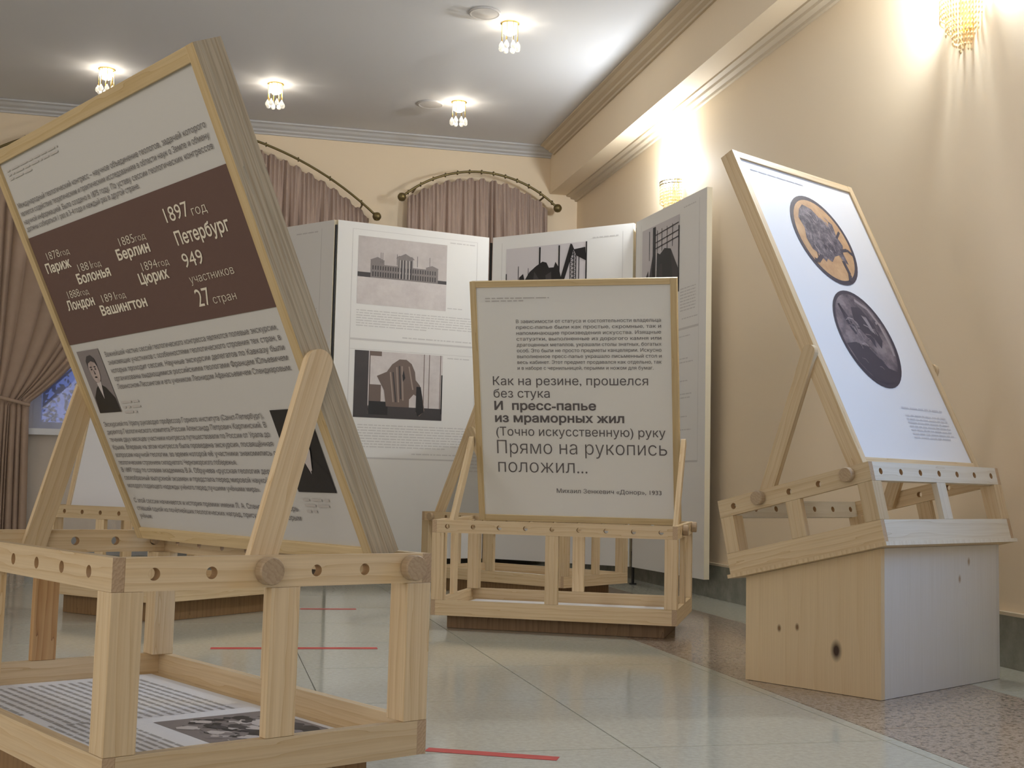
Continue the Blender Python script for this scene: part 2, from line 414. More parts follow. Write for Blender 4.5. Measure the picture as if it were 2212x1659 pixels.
# stepped cornices: profile (distance out from the wall face, drop below the ceiling)
PROF = [(0, 0), (0.106, 0), (0.106, 0.010), (0.085, 0.016), (0.070, 0.030), (0.045, 0.040), (0.040, 0.050), (0.018, 0.058), (0.014, 0.068), (0, 0.068)]
m = MB(); m.extrude([(BX-0.0005-a, ZC-0.001-d*1.0) for a, d in PROF], 'Y', YR, YB-0.11)
struct(m.build('trim_2', MOULD_C))
m = MB(); m.extrude([(YB-0.0005-a, ZC-0.001-d) for a, d in PROF], 'X', XL, BX-0.001)
struct(m.build('trim_3', MOULD))
m = MB(); m.extrude([(XR-0.0005, BZ-0.0005), (XR-0.085, BZ-0.0005), (XR-0.083, BZ-0.010), (XR-0.055, BZ-0.014), (XR-0.050, BZ-0.026), (XR-0.022, BZ-0.030), (XR-0.018, BZ-0.043), (XR-0.0005, BZ-0.043)], 'Y', YR, YB-0.001)
struct(m.build('trim_4', MOULD_C))
m = MB(); m.box(XR-0.018, XR-0.0005, YR, YB-0.001, 0.0005, 0.168); m.box(XR-0.022, XR-0.0005, YR, YB-0.001, 0.168, 0.179, mi=1)
struct(m.build('baseboard_right', [BASE, MOULD_C]))
m = MB(); m.box(XL, XR-0.023, YB-0.018, YB-0.0005, 0.0005, 0.179)
struct(m.build('baseboard_back', BASE))
# ceiling loudspeaker covers
for k, (x, y, lab) in enumerate(((1.288, 6.246, 'round flush ceiling speaker cover nearer the camera, beside the uppermost crystal light'),
                                 (1.279, 7.888, 'round flush ceiling speaker cover near the back cornice, left of a crystal light'))):
    m = MB(); m.lathe([(0.085, 0.0), (0.085, -0.006), (0.078, -0.010), (0.070, -0.008), (0.03, -0.009)], (x, y, ZC-0.0005), 28)
    tag(m.build('ceiling_speaker', mat('speaker_grille_%s' % ('a', 'b')[k], (0.66, 0.64, 0.62), 0.6), smooth=False), lab, 'ceiling speaker', 'ceiling speakers')

# ------------------------------------------------------------------ windows
def window(name, x0, x1, z0, z1, M, nx, nz):
    m = MB(); t = 0.05
    m.box(x0, x1, 0, 0.06, z0, z0+t); m.box(x0, x1, 0, 0.06, z1-t, z1); m.box(x0, x0+t, 0, 0.06, z0+t, z1-t); m.box(x1-t, x1, 0, 0.06, z0+t, z1-t)
    for i in range(1, nx):
        c = x0+(x1-x0)*i/nx; m.box(c-0.035, c+0.035, 0.001, 0.059, z0+t, z1-t)
    for i in range(1, nz):
        c = z0+(z1-z0)*i/nz; m.box(x0+t, x1-t, 0.002, 0.058, c-0.02, c+0.02)
    o = struct(m.build(name, WHITE_FRAME, None, M))
    MB().box(x0+t, x1-t, 0.027, 0.033, z0+t, z1-t).build('window_glass', GLASS, o)
    return o
window('window_1', WX0+0.002, WX1-0.002, WZ0+0.002, WZ1-0.002, Matrix.Translation((0, YB+0.12, 0)), 3, 2)
window('window_2', -SY1+0.002, -SY0-0.002, SZ0+0.002, SZ1-0.002, axes((0,-1,0),(1,0,0),(0,0,1),(XR+0.02, 0, 0)), 2, 1)
window('left_fill_window', -1.398, 2.798, 0.702, 2.698, axes((0,1,0),(-1,0,0),(0,0,1),(XL-0.06, 0, 0)), 4, 1)  # invented window around the left fill lamp
window('rear_fill_window', -0.098, 3.298, 0.702, 2.698, axes((-1,0,0),(0,-1,0),(0,0,1),(0, YR-0.06, 0)), 4, 1)  # invented window behind the rear fill lamp
m = MB(); m.box(WX0-0.06, WX1+0.06, YB-0.10, YB+0.115, WZ0-0.04, WZ0+0.001)
struct(m.build('trim_5', WHITE_FRAME))
# a tree outside the left window
tr = empty('tree', Matrix.Translation((-2.6, 15.5, -1.0)), 'dark bare-looking tree outside the window at dusk, seen through the sheer curtain', 'tree')
m = MB(); m.cyl((0,0,0), (0.05,0,2.2), 0.12, 0.07)
for k in range(9):
    a = k*2.4; m.cyl((0.05,0,1.2+0.1*k), (0.05+0.9*math.cos(a), 0.9*math.sin(a), 1.9+0.12*k), 0.035, 0.012, 6)
m.build('trunk', BARK, tr)
m = MB(); rr = random.Random(3)
for k in range(2200):
    p = Vector((rr.gauss(0.05,0.75), rr.gauss(0,0.6), rr.gauss(2.1,0.42))); a = rr.uniform(0,6.3); s = rr.uniform(0.02,0.05)
    d = Vector((math.cos(a), 0.3*math.sin(a), math.sin(a)))*s; e = Vector((-math.sin(a), 0.4, math.cos(a)))*s*0.5
    m.quad([p-d, p+e, p+d, p-e])
m.build('foliage', LEAF, tr, fix=False)

# ------------------------------------------------------------------ box stands with tilted poster boards
RT = 0.018
def rail(name, L, hgt, holes, M, parent, mt, hr=0.009):
    """drilled rail: local Z is its length, Y its height, X its thickness"""
    m = MB(); t = RT/2; h2 = hgt/2
    if not holes:
        m.box(-t, t, -h2, h2, -L/2, L/2, sides=(1,1,0,0,0,0))
        return m.build(name, [mt, PINE_END], parent, M)
    cuts = [-L/2]; hs = sorted(holes)
    for a, c in zip(hs, hs[1:]): cuts.append((a+c)/2)
    cuts.append(L/2)
    for k, zc in enumerate(hs):
        a, c = cuts[k], cuts[k+1]
        angs = sorted(set([2*PI*i/24 for i in range(24)] + [math.atan2(s*h2, e-zc) % (2*PI) for s in (-1,1) for e in (a, c)]))
        ring, outer = [], []
        for g in angs:
            dz, dy = math.cos(g), math.sin(g)
            k1 = ((c-zc)/dz if dz > 0 else (a-zc)/dz) if abs(dz) > 1e-9 else 1e9
            k2 = h2/abs(dy) if abs(dy) > 1e-9 else 1e9
            kk = min(k1, k2)
            ring.append((hr*dy, zc+hr*dz)); outer.append((kk*dy, zc+kk*dz))
        n = len(angs)
        for x in (-t, t):
            m.add([(x,)+p for p in ring]+[(x,)+p for p in outer], [(i,(i+1)%n,n+(i+1)%n,n+i) for i in range(n)])
        m.add([(-t,)+p for p in ring]+[(t,)+p for p in ring], [(i,(i+1)%n,n+(i+1)%n,n+i) for i in range(n)], 2)
    for yy in (-h2, h2): m.quad([(-t,yy,-L/2),(t,yy,-L/2),(t,yy,L/2),(-t,yy,L/2)])
    for z in (-L/2, L/2): m.quad([(-t,-h2,z),(t,-h2,z),(t,h2,z),(-t,h2,z)], 1)
    return m.build(name, [mt, PINE_END, HOLE], parent, M)
def plank(name, L, w, t, M, parent, mt, bev=0.0012):
    return MB().box(-t/2, t/2, -w/2, w/2, -L/2, L/2).build(name, mt, parent, M, bevel=bev)
def alongX(p): return axes((0,1,0),(0,0,1),(1,0,0),p)
def alongY(p): return axes((1,0,0),(0,0,1),(0,-1,0),p)

def stand(label, x, y, z, yaw, tilt, W, S, H, rt, rb, holesW, holesS, P, strut, knobs, wfull, special=None, plinth=None, group='drilled pine box stands'):
    root = empty('display_stand', Matrix.Translation((x,y,0)) @ Matrix.Rotation(yaw,4,'Z'), label, 'display stand', group)
    B = Matrix.Translation((0,0,z)) @ Matrix.Rotation(tilt,4,'X')
    sp = special or {}
    LW = W if wfull else W-2*RT; LS = S-2*RT if wfull else S
    for s in (-1, 1):
        rail('top_rail', LW-0.0006, rt, holesW, B @ alongX((0, s*(S/2-RT/2), H-rt/2)), root, sp.get(('W',s), PINE))
        rail('top_rail', LS-0.0006, rt, [-h for h in holesS], B @ alongY((s*(W/2-RT/2), 0, H-rt/2)), root, sp.get(('S',s), PINE))
        rail('bottom_rail', LW-0.0006, rb, [], B @ alongX((0, s*(S/2-RT/2), rb/2)), root, sp.get(('W',s), PINE))
        rail('bottom_rail', LS-0.0006, rb, [], B @ alongY((s*(W/2-RT/2), 0, rb/2)), root, sp.get(('S',s), PINE))
    q = 0.047; hh = H-rt-rb-0.0006; zc = rb+(H-rt-rb)/2
    for sx in (-1, 1):
        for s in (-1, 1):
            plank('corner_post', hh, q, q, B @ Matrix.Translation((sx*(W/2-q/2), s*(S/2-q/2), zc)), root, PINE)
    for s in (-1, 1):
        plank('middle_post', hh, RT, 0.050, B @ Matrix.Translation((0, s*(S/2-RT/2), zc)), root, sp.get(('MW',s), PINE))
        plank('middle_post', hh, 0.050, RT, B @ Matrix.Translation((s*(W/2-RT/2), 0, zc)), root, sp.get(('MS',s), PINE))
    plank('base_board', W-2*RT-0.002, 0.010, S-2*RT-0.002, B @ axes((0,1,0),(0,0,1),(1,0,0),(0,0,0.006)), root, PINE)
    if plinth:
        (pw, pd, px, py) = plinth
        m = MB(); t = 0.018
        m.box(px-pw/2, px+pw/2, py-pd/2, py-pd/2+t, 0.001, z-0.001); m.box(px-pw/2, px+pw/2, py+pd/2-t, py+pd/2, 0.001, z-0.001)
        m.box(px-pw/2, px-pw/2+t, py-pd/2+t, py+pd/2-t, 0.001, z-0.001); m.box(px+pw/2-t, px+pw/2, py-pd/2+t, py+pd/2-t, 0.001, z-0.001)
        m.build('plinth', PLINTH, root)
    # poster board
    yp, zb, th, Wp, Hp, tp, v0 = P
    d = (0, math.sin(th), math.cos(th))
    PM = B @ axes((1,0,0), (0, math.cos(th), -math.sin(th)), d, (0, yp, zb))
    lip = 0.025
    board = MB().box(-Wp/2+lip, Wp/2-lip, -tp+0.006, -0.006, v0+lip, Hp-lip).build('poster_board', sp.get('paper', PAPER), root, PM)
    for s in (-1, 1):
        stl = MB().box(-lip/2, lip/2, -tp/2, tp/2, -(Hp-v0)/2, (Hp-v0)/2, sides=((0,0,0,0,1,0) if s > 0 else (0,0,0,0,0,1)))
        stl.build('frame_stile', [sp.get('frame', PINE), sp.get('stile_side', sp.get('frame', PINE))], board, Matrix.Translation((s*(Wp/2-lip/2), -tp/2, (Hp+v0)/2)))
        plank('frame_rail', Wp-2*lip-0.0006, lip, tp, axes((0,1,0),(0,0,1),(1,0,0),(0, -tp/2, (Hp+v0)/2+s*((Hp-v0)/2-lip/2))), board, sp.get('frame', PINE))
    # struts
    (b0, b1, tt, wd) = strut
    b0 = Vector((0,)+b0); b1 = Vector((0,)+b1); dv = (b1-b0); L = dv.length; dn = dv/L
    for s in (-1, 1):
        xx = s*(W/2-RT-tt/2-0.0005)
        prof = [(-wd/2, -0.020), (wd/2, -0.020)] + [(wd/2*math.cos(a), L+wd/2*math.sin(a)) for a in [PI*i/12 for i in range(13)]]
        m = MB().extrude(prof, 'X', -tt/2, tt/2)
        X = Vector((1,0,0)); Z = dn; Y = Z.cross(X)
        m.build('strut', sp.get('strut', PINE), root, B @ axes(X, Y, Z, (xx, b0.y, b0.z)))
    # turned pegs through the side rails
    for s in (-1, 1):
        for (ky, kz) in knobs:
            m = MB().lathe([(0.0085, -0.030), (0.0085, 0.0), (0.0195, 0.0005), (0.0205, 0.003), (0.0205, 0.017), (0.0190, 0.020)], (0,0,0), 24)
            m.build('peg', DOWEL, root, B @ axes((0,1,0), (0,0,s), (s,0,0), (s*(W/2+0.0008), ky, kz)))
    return root, board, B
def back_place(P): return lambda u, v: (-u, -0.0052, v)
def front_place(P): return lambda u, v: (u, -P[5]+0.0052, v)
def off(place, d):   # lift a layer of ink d above the paper (towards the viewer of that face)
    s = 1 if place(0,0)[1] > -0.02 else -1
    def f(u, v):
        a = place(u, v); return (a[0], a[1]+s*d, a[2])
    return f

# ---- stand in the left foreground
PA = (-0.213, 0.24, 0.437, 0.905, 0.925, 0.05, 0.072)
hA = [0.0-0.405+0.10125*i for i in range(9)]; hS = [-0.228+0.0878*i for i in range(6)]
SA, brdA, BA = stand('large pine stand in the left foreground holding a poster with a dark brown band',
    -0.1135, 2.3421, 0.117, 2.04774, 0.0073, 0.9714, 0.5432, 0.3223, 0.047, 0.054, hA, hS, PA,
    ((0.035, 0.300), (-0.055, 0.618), 0.015, 0.046), [(-0.228, 0.300), (0.035, 0.300)], True,
    {'frame': PINE_GOLD_SHADED, 'stile_side': PINE_GREY, ('MS',1): PINE_DARK, ('MW',1): PINE}, plinth=(0.86, 0.39, 0, 0))
pl = off(back_place(PA), 0.0006)
m = MB(); rect(m, -0.426, 0.512, 0.426, 0.744, pl); m.build('brown_band', BROWN, brdA)
m = MB(); p2 = off(back_place(PA), 0.0010)
ln = ['Международный геологический конгресс – научное объединение геологов, задачей которого',
      'является содействие теоретическим и практическим исследованиям в области наук о Земле и обмену',
      'научной информацией. Было создано в 1875 году. По уставу сессии геологических конгрессов',
      'должны собираться 1 раз в 3–4 года и каждый раз в другой стране.']
for i, s in enumerate(ln): text(m, s, -0.415, (0.806, 0.789, 0.772, 0.757)[i], (0.40, 0.40, 0.40, 0.121)[i], 0.0105, p2)
m.build('printed_text', INK, brdA, fix=False); m = MB()
ln = ['Важнейшей частью сессий геологического конгресса являются полевые экскурсии,',
      'знакомящие участников с особенностями геологического строения тех стран, в',
      'которых проходит сессия. Научные экскурсии делегатов по Кавказу были',
      'организованы выдающимися российскими геологами Францем Юльевичем',
      'Левинсоном-Лессингом и его учеником Леонидом Афанасьевичем Спендиаровым.']
for i, s in enumerate(ln): text(m, s, -0.272, 0.476-0.0172*i, 0.40, 0.0105, p2)
m.build('printed_text', INK, brdA, fix=False); m = MB()
ln = ['Экскурсией по Уралу руководил профессор Горного института (Санкт-Петербург),',
      'директор Геологического комитета России Александр Петрович Карпинский. В',
      'течение двух месяцев участники конгресса путешествовали по России от Урала до',
      'Крыма. Впервые на этом конгрессе была проведена экскурсия, посвящённая',
      'вопросам научной геологии, во время которой её участники знакомились с',
      'геологическим строением складчатого Черноморского побережья.']
for i, s in enumerate(ln): text(m, s, -0.408, 0.329-0.0172*i, 0.257 if i < 5 else 0.105, 0.0105, p2)
m.build('printed_text', INK, brdA, fix=False); m = MB()
ln = ['В 1897 году по словам академика В.А. Обручева «русская геология держала',
      'своеобразный выпускной экзамен и предстала перед мировой наукой в виде',
      'молодого подающего надежды учёного перед лучшими учёными мира».']
for i, s in enumerate(ln): text(m, s, -0.408, 0.226-0.0178*i, 0.257 if i < 2 else 0.154, 0.0105, p2)
m.build('printed_text', INK, brdA, fix=False); m = MB()
ln = ['С этой сессии начинается и история премии имени Л. А. Спендиарова, теперь',
      'ставшей одной из почётнейших геологических наград, присуждаемых которым',
      'учёным.']
for i, s in enumerate(ln): text(m, s, -0.404, 0.156-0.0178*i, 0.262 if i < 2 else -0.345, 0.0105, p2)
m.build('printed_text', INK, brdA, fix=False); m = MB()
gpart(brdA, INK_L, 'pale_caption', -0.404, -0.135, 0.860, 0.886, 3, p2, 0, 0.45, random.Random(1))
gpart(brdA, INK_L, 'pale_caption', -0.282, -0.200, 0.352, 0.384, 3, p2, 0, 0.7, random.Random(2)); gpart(brdA, INK_L, 'pale_caption', 0.29, 0.372, 0.152, 0.184, 3, p2, 0, 0.5, random.Random(3))
m = MB(); c2 = off(back_place(PA), 0.0014)
text(m, '1897', 0.172, 0.687, 0.258, 0.026, c2); text(m, 'год', 0.266, 0.685, 0.317, 0.016, c2, off=-0.01)
text(m, 'Петербург', 0.181, 0.646, 0.367, 0.0235, c2, off=0.018)
text(m, '949', 0.178, 0.606, 0.249, 0.026, c2); text(m, 'участников', 0.178, 0.578, 0.332, 0.015, c2, off=-0.012)
text(m, '27', 0.178, 0.5365, 0.226, 0.032, c2); text(m, 'стран', 0.232, 0.5365, 0.311, 0.015, c2, off=-0.012)
m.build('cream_lettering', CREAM, brdA, fix=False)
for yr, city, ua, ub, vy, uc, ue, vc in (('1878', 'Париж', -0.368, -0.254, 0.690, -0.394, -0.268, 0.665), ('1881', 'Болонья', -0.242, -0.136, 0.650, -0.266, -0.110, 0.628),
        ('1885', 'Берлин', -0.030, 0.078, 0.673, -0.058, 0.078, 0.650), ('1894', 'Цюрих', 0.022, 0.128, 0.6195, -0.005, 0.112, 0.5975),
        ('1888', 'Лондон', -0.339, -0.236, 0.605, -0.362, -0.227, 0.582), ('1891', 'Вашингтон', -0.189, -0.083, 0.5815, -0.214, -0.009, 0.5575)):
    m = MB()
    text(m, yr, ua, vy, ua+(ub-ua)*0.58, 0.0165, c2, off=-0.012); text(m, 'год', ua+(ub-ua)*0.62, vy, ub, 0.0115, c2, off=-0.012)
    text(m, city, uc, vc, ue, 0.0195, c2, off=0.028)
    m.build('cream_lettering', CREAM, brdA, fix=False)
def portrait(u0, v0, u1, v1, base, parent, dark, beard):
    w_, h_ = u1-u0, v1-v0
    P = lambda k: (lambda a, c: off(base, 0.0006+0.0003*k)(u0+a*w_, v0+c*h_))
    m = MB(); rect(m, 0, 0, 1, 1, P(0), 3 if dark else 0)
    ell = lambda cx, cy_, rx, ry, n=22: [(cx+rx*math.cos(2*PI*i/n), cy_+ry*math.sin(2*PI*i/n)) for i in range(n)]
    cx = 0.5 if not dark else 0.55
    poly(m, [(0.02,0.0),(0.06,0.25),(0.30,0.40),(0.42,0.44),(0.58,0.44),(0.72,0.40),(0.97,0.22),(0.99,0.0)], P(1), 3)
    poly(m, [(cx-0.10,0.48),(cx-0.02,0.22),(cx+0.11,0.50)], P(2), 2)
    poly(m, ell(cx, 0.68, 0.205, 0.20), P(3), 1)
    poly(m, [(cx-0.22,0.72),(cx-0.21,0.84),(cx-0.10,0.91),(cx+0.06,0.92),(cx+0.19,0.86),(cx+0.22,0.72),(cx+0.15,0.80),(cx,0.83),(cx-0.15,0.80)], P(4), 4)
    for s in (-1, 1):
        poly(m, ell(cx+s*0.085, 0.70, 0.038, 0.013, 10), P(4), 3); poly(m, ell(cx+s*0.09, 0.735, 0.055, 0.012, 10), P(4), 4)
    poly(m, [(cx-0.015,0.70),(cx+0.03,0.62),(cx-0.03,0.615)], P(4), 4); poly(m, ell(cx, 0.575, 0.06, 0.012, 10), P(6), 3)
    if beard: poly(m, [(cx-0.19,0.64),(cx-0.15,0.50),(cx-0.02,0.26),(cx+0.04,0.27),(cx+0.16,0.50),(cx+0.19,0.64),(cx+0.10,0.60),(cx-0.10,0.60)], P(5), 2)
    m.build('portrait_photograph', [MIDGREY, FLESH, LTGREY, BLACK, DKGREY], parent, fix=False)
portrait(-0.406, 0.3595, -0.297, 0.4955, back_place(PA), brdA, False, False)
portrait(0.285, 0.193, 0.404, 0.342, back_place(PA), brdA, True, True)

# ---- stand in the middle
PB = (-0.248, 0.30, 0.23, 0.845, 1.049, 0.046, 0.045)
hB = [0.102*(i-4) for i in range(9)]; hSB = [-0.226+0.081*i for i in range(6)]
SB_, brdB, BB = stand('pine stand in the middle of the floor holding a poster with large grey verses',
    1.36217, 4.76266, 0.0591, 2.66597, -0.0112, 0.93616, 0.55241, 0.36038, 0.048, 0.0576, hB, hSB, PB,
    ((0.098, 0.340), (-0.160, 0.672), 0.018, 0.042), [(-0.226, 0.340), (0.098, 0.340)], False, {'paper': PAPER_B, 'frame': PINE_GOLD_SHADED}, plinth=(0.839, 0.373, 0.008, 0))
m = MB(); p2 = off(back_place(PB), 0.0008)
ln = ['В зависимости от статуса и состоятельности владельца', 'пресс-папье были как простые, скромные, так и', 'напоминающие произведения искусства. Изящные',
      'статуэтки, выполненные из дорогого камня или', 'драгоценных металлов, украшали столы знатных, богатых', 'особ. Это были не просто предметы канцелярии. Искусно',
      'выполненное пресс-папье украшало письменный стол и', 'весь кабинет. Этот предмет продавался как отдельно, так', 'и в наборе с чернильницей, перьями и ножом для бумаг.']
for i, s in enumerate(ln): text(m, s, -0.234, 0.876-0.024*i, 0.358 if i < 8 else 0.325, 0.0145, p2)
m.build('printed_text', INK, brdB, fix=False); m = MB()
text(m, 'Как на резине, прошелся', -0.341, 0.620, 0.302, 0.037, p2); text(m, 'без стука', -0.340, 0.568, -0.103, 0.037, p2)
text(m, '(Точно искусственную) руку', -0.335, 0.408, 0.368, 0.037, p2)
text(m, 'И  пресс-папье', -0.339, 0.517, 0.088, 0.036, p2, off=0.024); text(m, 'из мраморных жил', -0.338, 0.4655, 0.202, 0.036, p2, off=0.024)
text(m, 'Прямо на рукопись', -0.334, 0.332, 0.373, 0.058, p2, off=-0.010); text(m, 'положил...', -0.332, 0.253, 0.045, 0.058, p2, off=-0.010)
m.build('large_verse_lettering', INK, brdB, fix=False); m = MB()
text(m, 'Михаил Зенкевич «Донор», 1933', -0.086, 0.169, 0.348, 0.0185, p2)
m.build('printed_text', INK, brdB, fix=False)
m = MB(); greek(m, -0.36, -0.093, 0.962, 0.984, 2, p2, 0, 0.6, random.Random(4)); m.build('pale_caption', INK_L, brdB, fix=False)

# ---- stand on the right, on a tall wedge pedestal
PC = (-0.181, 0.20, 0.21, 0.665, 1.081, 0.047, 0.010)
hC = [0.105*(i-3) for i in range(7)]; hSC = [-0.1955+0.1005*i for i in range(5)]
SCd, brdC, BC = stand('pine stand on a tall wedge pedestal by the right wall, poster with two coins',
    1.93996, 3.41455, 0.36447, 0.50857, -0.23093, 0.73782, 0.52357, 0.21954, 0.052, 0.060, hC, hSC, PC,
    ((0.108, 0.197), (-0.135, 0.570), 0.018, 0.044), [(-0.1955, 0.197), (0.108, 0.197)], False, {'paper': PAPER_W, ('W',-1): PINE_DAYLIT, ('MW',-1): PINE_DAYLIT, ('W',1): PINE_DAYLIT})
# wedge pedestal under it
pw, pd = 0.671, 0.445
def ztop(yl): return 0.36447 + yl/math.cos(-0.23093)*math.sin(-0.23093) - 0.0125
KN = [((0.0, -0.084, 0.117), 0.020, (0.06, 0.03, 0.015)), ((0.0, 0.105, 0.160), 0.008, (0.22, 0.12, 0.05)), ((0.0, 0.044, 0.169), 0.008, (0.22, 0.12, 0.05))]
PED = wood('pedestal_pine', (0.74, 0.575, 0.35), (0.72, 0.55, 0.325), (0.71, 0.535, 0.31), scale=7, streak=0.2, knots=[((p[0]-pw/2, p[1], p[2]), r, c) for p, r, c in KN])
PED_DAYLIT = wood('daylit_pedestal_pine', (0.71, 0.69, 0.65), (0.70, 0.68, 0.635), (0.685, 0.665, 0.615), scale=6, streak=0.15, knots=[((0.148, -pd/2, 0.357), 0.009, (0.4, 0.3, 0.2)), ((0.093, -pd/2, 0.308), 0.009, (0.4, 0.3, 0.2))])  # pedestal pine paled and cooled, daylight painted into the colour
tk = 0.018
for s in (-1, 1):
    MB().extrude([(-pd/2, 0.001), (pd/2, 0.001), (pd/2, ztop(pd/2)), (-pd/2, ztop(-pd/2))], 'X', s*pw/2, s*(pw/2-tk)).build('pedestal_side', PED if s < 0 else PED_DAYLIT, SCd)
    ya, yb = sorted((s*pd/2, s*(pd/2-tk)))
    MB().extrude([(ya, 0.001), (yb, 0.001), (yb, ztop(yb)), (ya, ztop(ya))], 'X', -pw/2+tk+0.0003, pw/2-tk-0.0003).build('pedestal_front' if s < 0 else 'pedestal_back', PED_DAYLIT, SCd)
MB().box(-0.376, 0.376, -0.2685, 0.2685, -0.0114, -0.0006, sides=(1,1,0,1,1,1)).build('base_edge', [PINE_DAYLIT, PINE], SCd, BC)  # only the front face has the painted daylight
fp = off(front_place(PC), 0.0006)
COIN_A = speckle('coin_field', (0.6, 0.35, 0.15), [(0.3, (0.42, 0.24, 0.12)), (0.7, (0.60, 0.38, 0.20))], 18, 0.5)
COIN_B = speckle('coin_relief', (0.1, 0.09, 0.1), [(0.38, (0.030, 0.026, 0.045)), (0.52, (0.12, 0.10, 0.125)), (0.68, (0.24, 0.21, 0.23))], 42, 0.5)
COIN_C = speckle('coin_bronze', (0.14, 0.11, 0.12), [(0.36, (0.060, 0.048, 0.070)), (0.52, (0.15, 0.12, 0.14)), (0.66, (0.25, 0.21, 0.22))], 14, 0.5)
COIN_D = mat('coin_dark', (0.040, 0.034, 0.055), 0.5)
COIN_E = mat('coin_light', (0.30, 0.26, 0.27), 0.5)
def disc(m, cx, cy_, rx, ry, place, mi, n=48, jit=0.0, rnd=None):
    poly(m, [(cx+rx*math.cos(2*PI*i/n)*(1+(rnd.uniform(-jit, jit) if rnd else 0)), cy_+ry*math.sin(2*PI*i/n)*(1+(rnd.uniform(-jit, jit) if rnd else 0))) for i in range(n)], place, mi)
def stroke(m, pts, w_, place, mi):
    for (a, c), (e, g) in zip(pts, pts[1:]):
        L = math.hypot(e-a, g-c); nx, ny = -(g-c)/L*w_, (e-a)/L*w_
        poly(m, [(a+nx, c+ny), (e+nx, g+ny), (e-nx, g-ny), (a-nx, c-ny)], place, mi)
rr = random.Random(11); L_ = [off(front_place(PC), 0.0006+0.0003*k) for k in range(8)]
m = MB(); cx, cy_ = 0.0, 0.809
disc(m, cx, cy_, 0.155, 0.168, L_[0], 2); disc(m, cx, cy_, 0.140, 0.152, L_[1], 0)
poly(m, [(cx+a, cy_+c) for a, c in ((-0.075,0.105),(-0.045,0.128),(0.0,0.118),(0.030,0.085),(0.060,0.060),(0.075,0.085),(0.092,0.075),(0.085,0.030),(0.100,-0.005),(0.080,-0.040),(0.085,-0.080),(0.065,-0.075),(0.050,-0.050),(0.020,-0.060),(-0.010,-0.085),(-0.030,-0.075),(-0.045,-0.090),(-0.075,-0.060),(-0.095,-0.050),(-0.105,-0.010),(-0.090,0.030),(-0.100,0.070))], L_[2], 1)
stroke(m, [(cx+0.07,cy_-0.03),(cx+0.115,cy_-0.02),(cx+0.145,cy_-0.04)], 0.006, L_[3], 2); stroke(m, [(cx+0.06,cy_-0.07),(cx+0.065,cy_-0.12),(cx+0.05,cy_-0.148)], 0.008, L_[3], 2)
stroke(m, [(cx-0.06,cy_-0.07),(cx-0.095,cy_-0.095),(cx-0.11,cy_-0.09)], 0.008, L_[3], 2); stroke(m, [(cx+0.08,cy_+0.02),(cx+0.115,cy_+0.05)], 0.005, L_[3], 2)
for k in range(46):
    a, c = rr.uniform(-0.085, 0.07), rr.uniform(-0.06, 0.10); g = rr.uniform(0.4, 2.0); l = rr.uniform(0.012, 0.03)
    stroke(m, [(cx+a, cy_+c), (cx+a+l*math.cos(g), cy_+c-l*math.sin(g))], rr.uniform(0.0012, 0.003), L_[3], rr.choice((2, 2, 3)))
m.build('orange_coin_picture', [COIN_A, COIN_B, COIN_D, COIN_E], brdC, fix=False)
m = MB(); cx, cy_ = 0.0, 0.448
disc(m, cx, cy_, 0.152, 0.172, L_[0], 1); disc(m, cx-0.003, cy_+0.003, 0.138, 0.156, L_[1], 0)
stroke(m, [(cx+0.02,cy_+0.140),(cx+0.075,cy_+0.115),(cx+0.110,cy_+0.060),(cx+0.122,cy_-0.01),(cx+0.118,cy_-0.05)], 0.006, L_[2], 2)
poly(m, [(cx+a, cy_+c) for a, c in ((-0.02,0.110),(0.03,0.115),(0.075,0.060),(0.085,0.0),(0.06,-0.03),(0.04,0.01),(0.03,-0.03),(-0.01,0.02),(-0.035,0.06))], L_[2], 1)
poly(m, [(cx+a, cy_+c) for a, c in ((0.02,0.085),(0.045,0.08),(0.06,0.02),(0.045,0.03))], L_[3], 2)
stroke(m, [(cx-0.085,cy_+0.115),(cx-0.075,cy_+0.05),(cx-0.055,cy_+0.01)], 0.006, L_[2], 1); stroke(m, [(cx-0.085,cy_+0.115),(cx-0.05,cy_+0.04)], 0.004, L_[2], 1)
poly(m, [(cx+a, cy_+c) for a, c in ((-0.135,-0.03),(-0.08,-0.02),(-0.02,-0.03),(0.05,-0.10),(0.10,-0.11),(0.07,-0.145),(0.0,-0.158),(-0.06,-0.14),(-0.11,-0.09))], L_[2], 1)
for k in range(46):
    a = rr.uniform(-0.10, 0.09); c = rr.uniform(-0.12, 0.08); g = rr.uniform(-0.5, 0.7); l = rr.uniform(0.012, 0.030)
    if math.hypot((a+2.4*l)/0.135, (c-1.6*l)/0.155) > 1 or math.hypot(a/0.13, c/0.15) > 1: continue
    stroke(m, [(cx+a, cy_+c), (cx+a+l*math.cos(g), cy_+c-l*math.sin(g)), (cx+a+l*1.7*math.cos(g+.4), cy_+c-l*1.7*math.sin(g+.4))], rr.uniform(0.001, 0.0025), L_[3], rr.choice((1, 2, 0)))
m.build('bronze_coin_picture', [COIN_C, COIN_D, COIN_E], brdC, fix=False)
gpart(brdC, INK_C, 'pale_caption', -0.263, 0.017, 1.018, 1.034, 1, fp, 0, 1.0, random.Random(5)); gpart(brdC, INK_C, 'pale_caption', 0.022, 0.263, 0.206, 0.220, 1, fp, 0, 1.0, random.Random(6))
gpart(brdC, INK_C, 'pale_caption', 0.026, 0.268, 0.108, 0.194, 7, fp, 0, 0.9, random.Random(7))

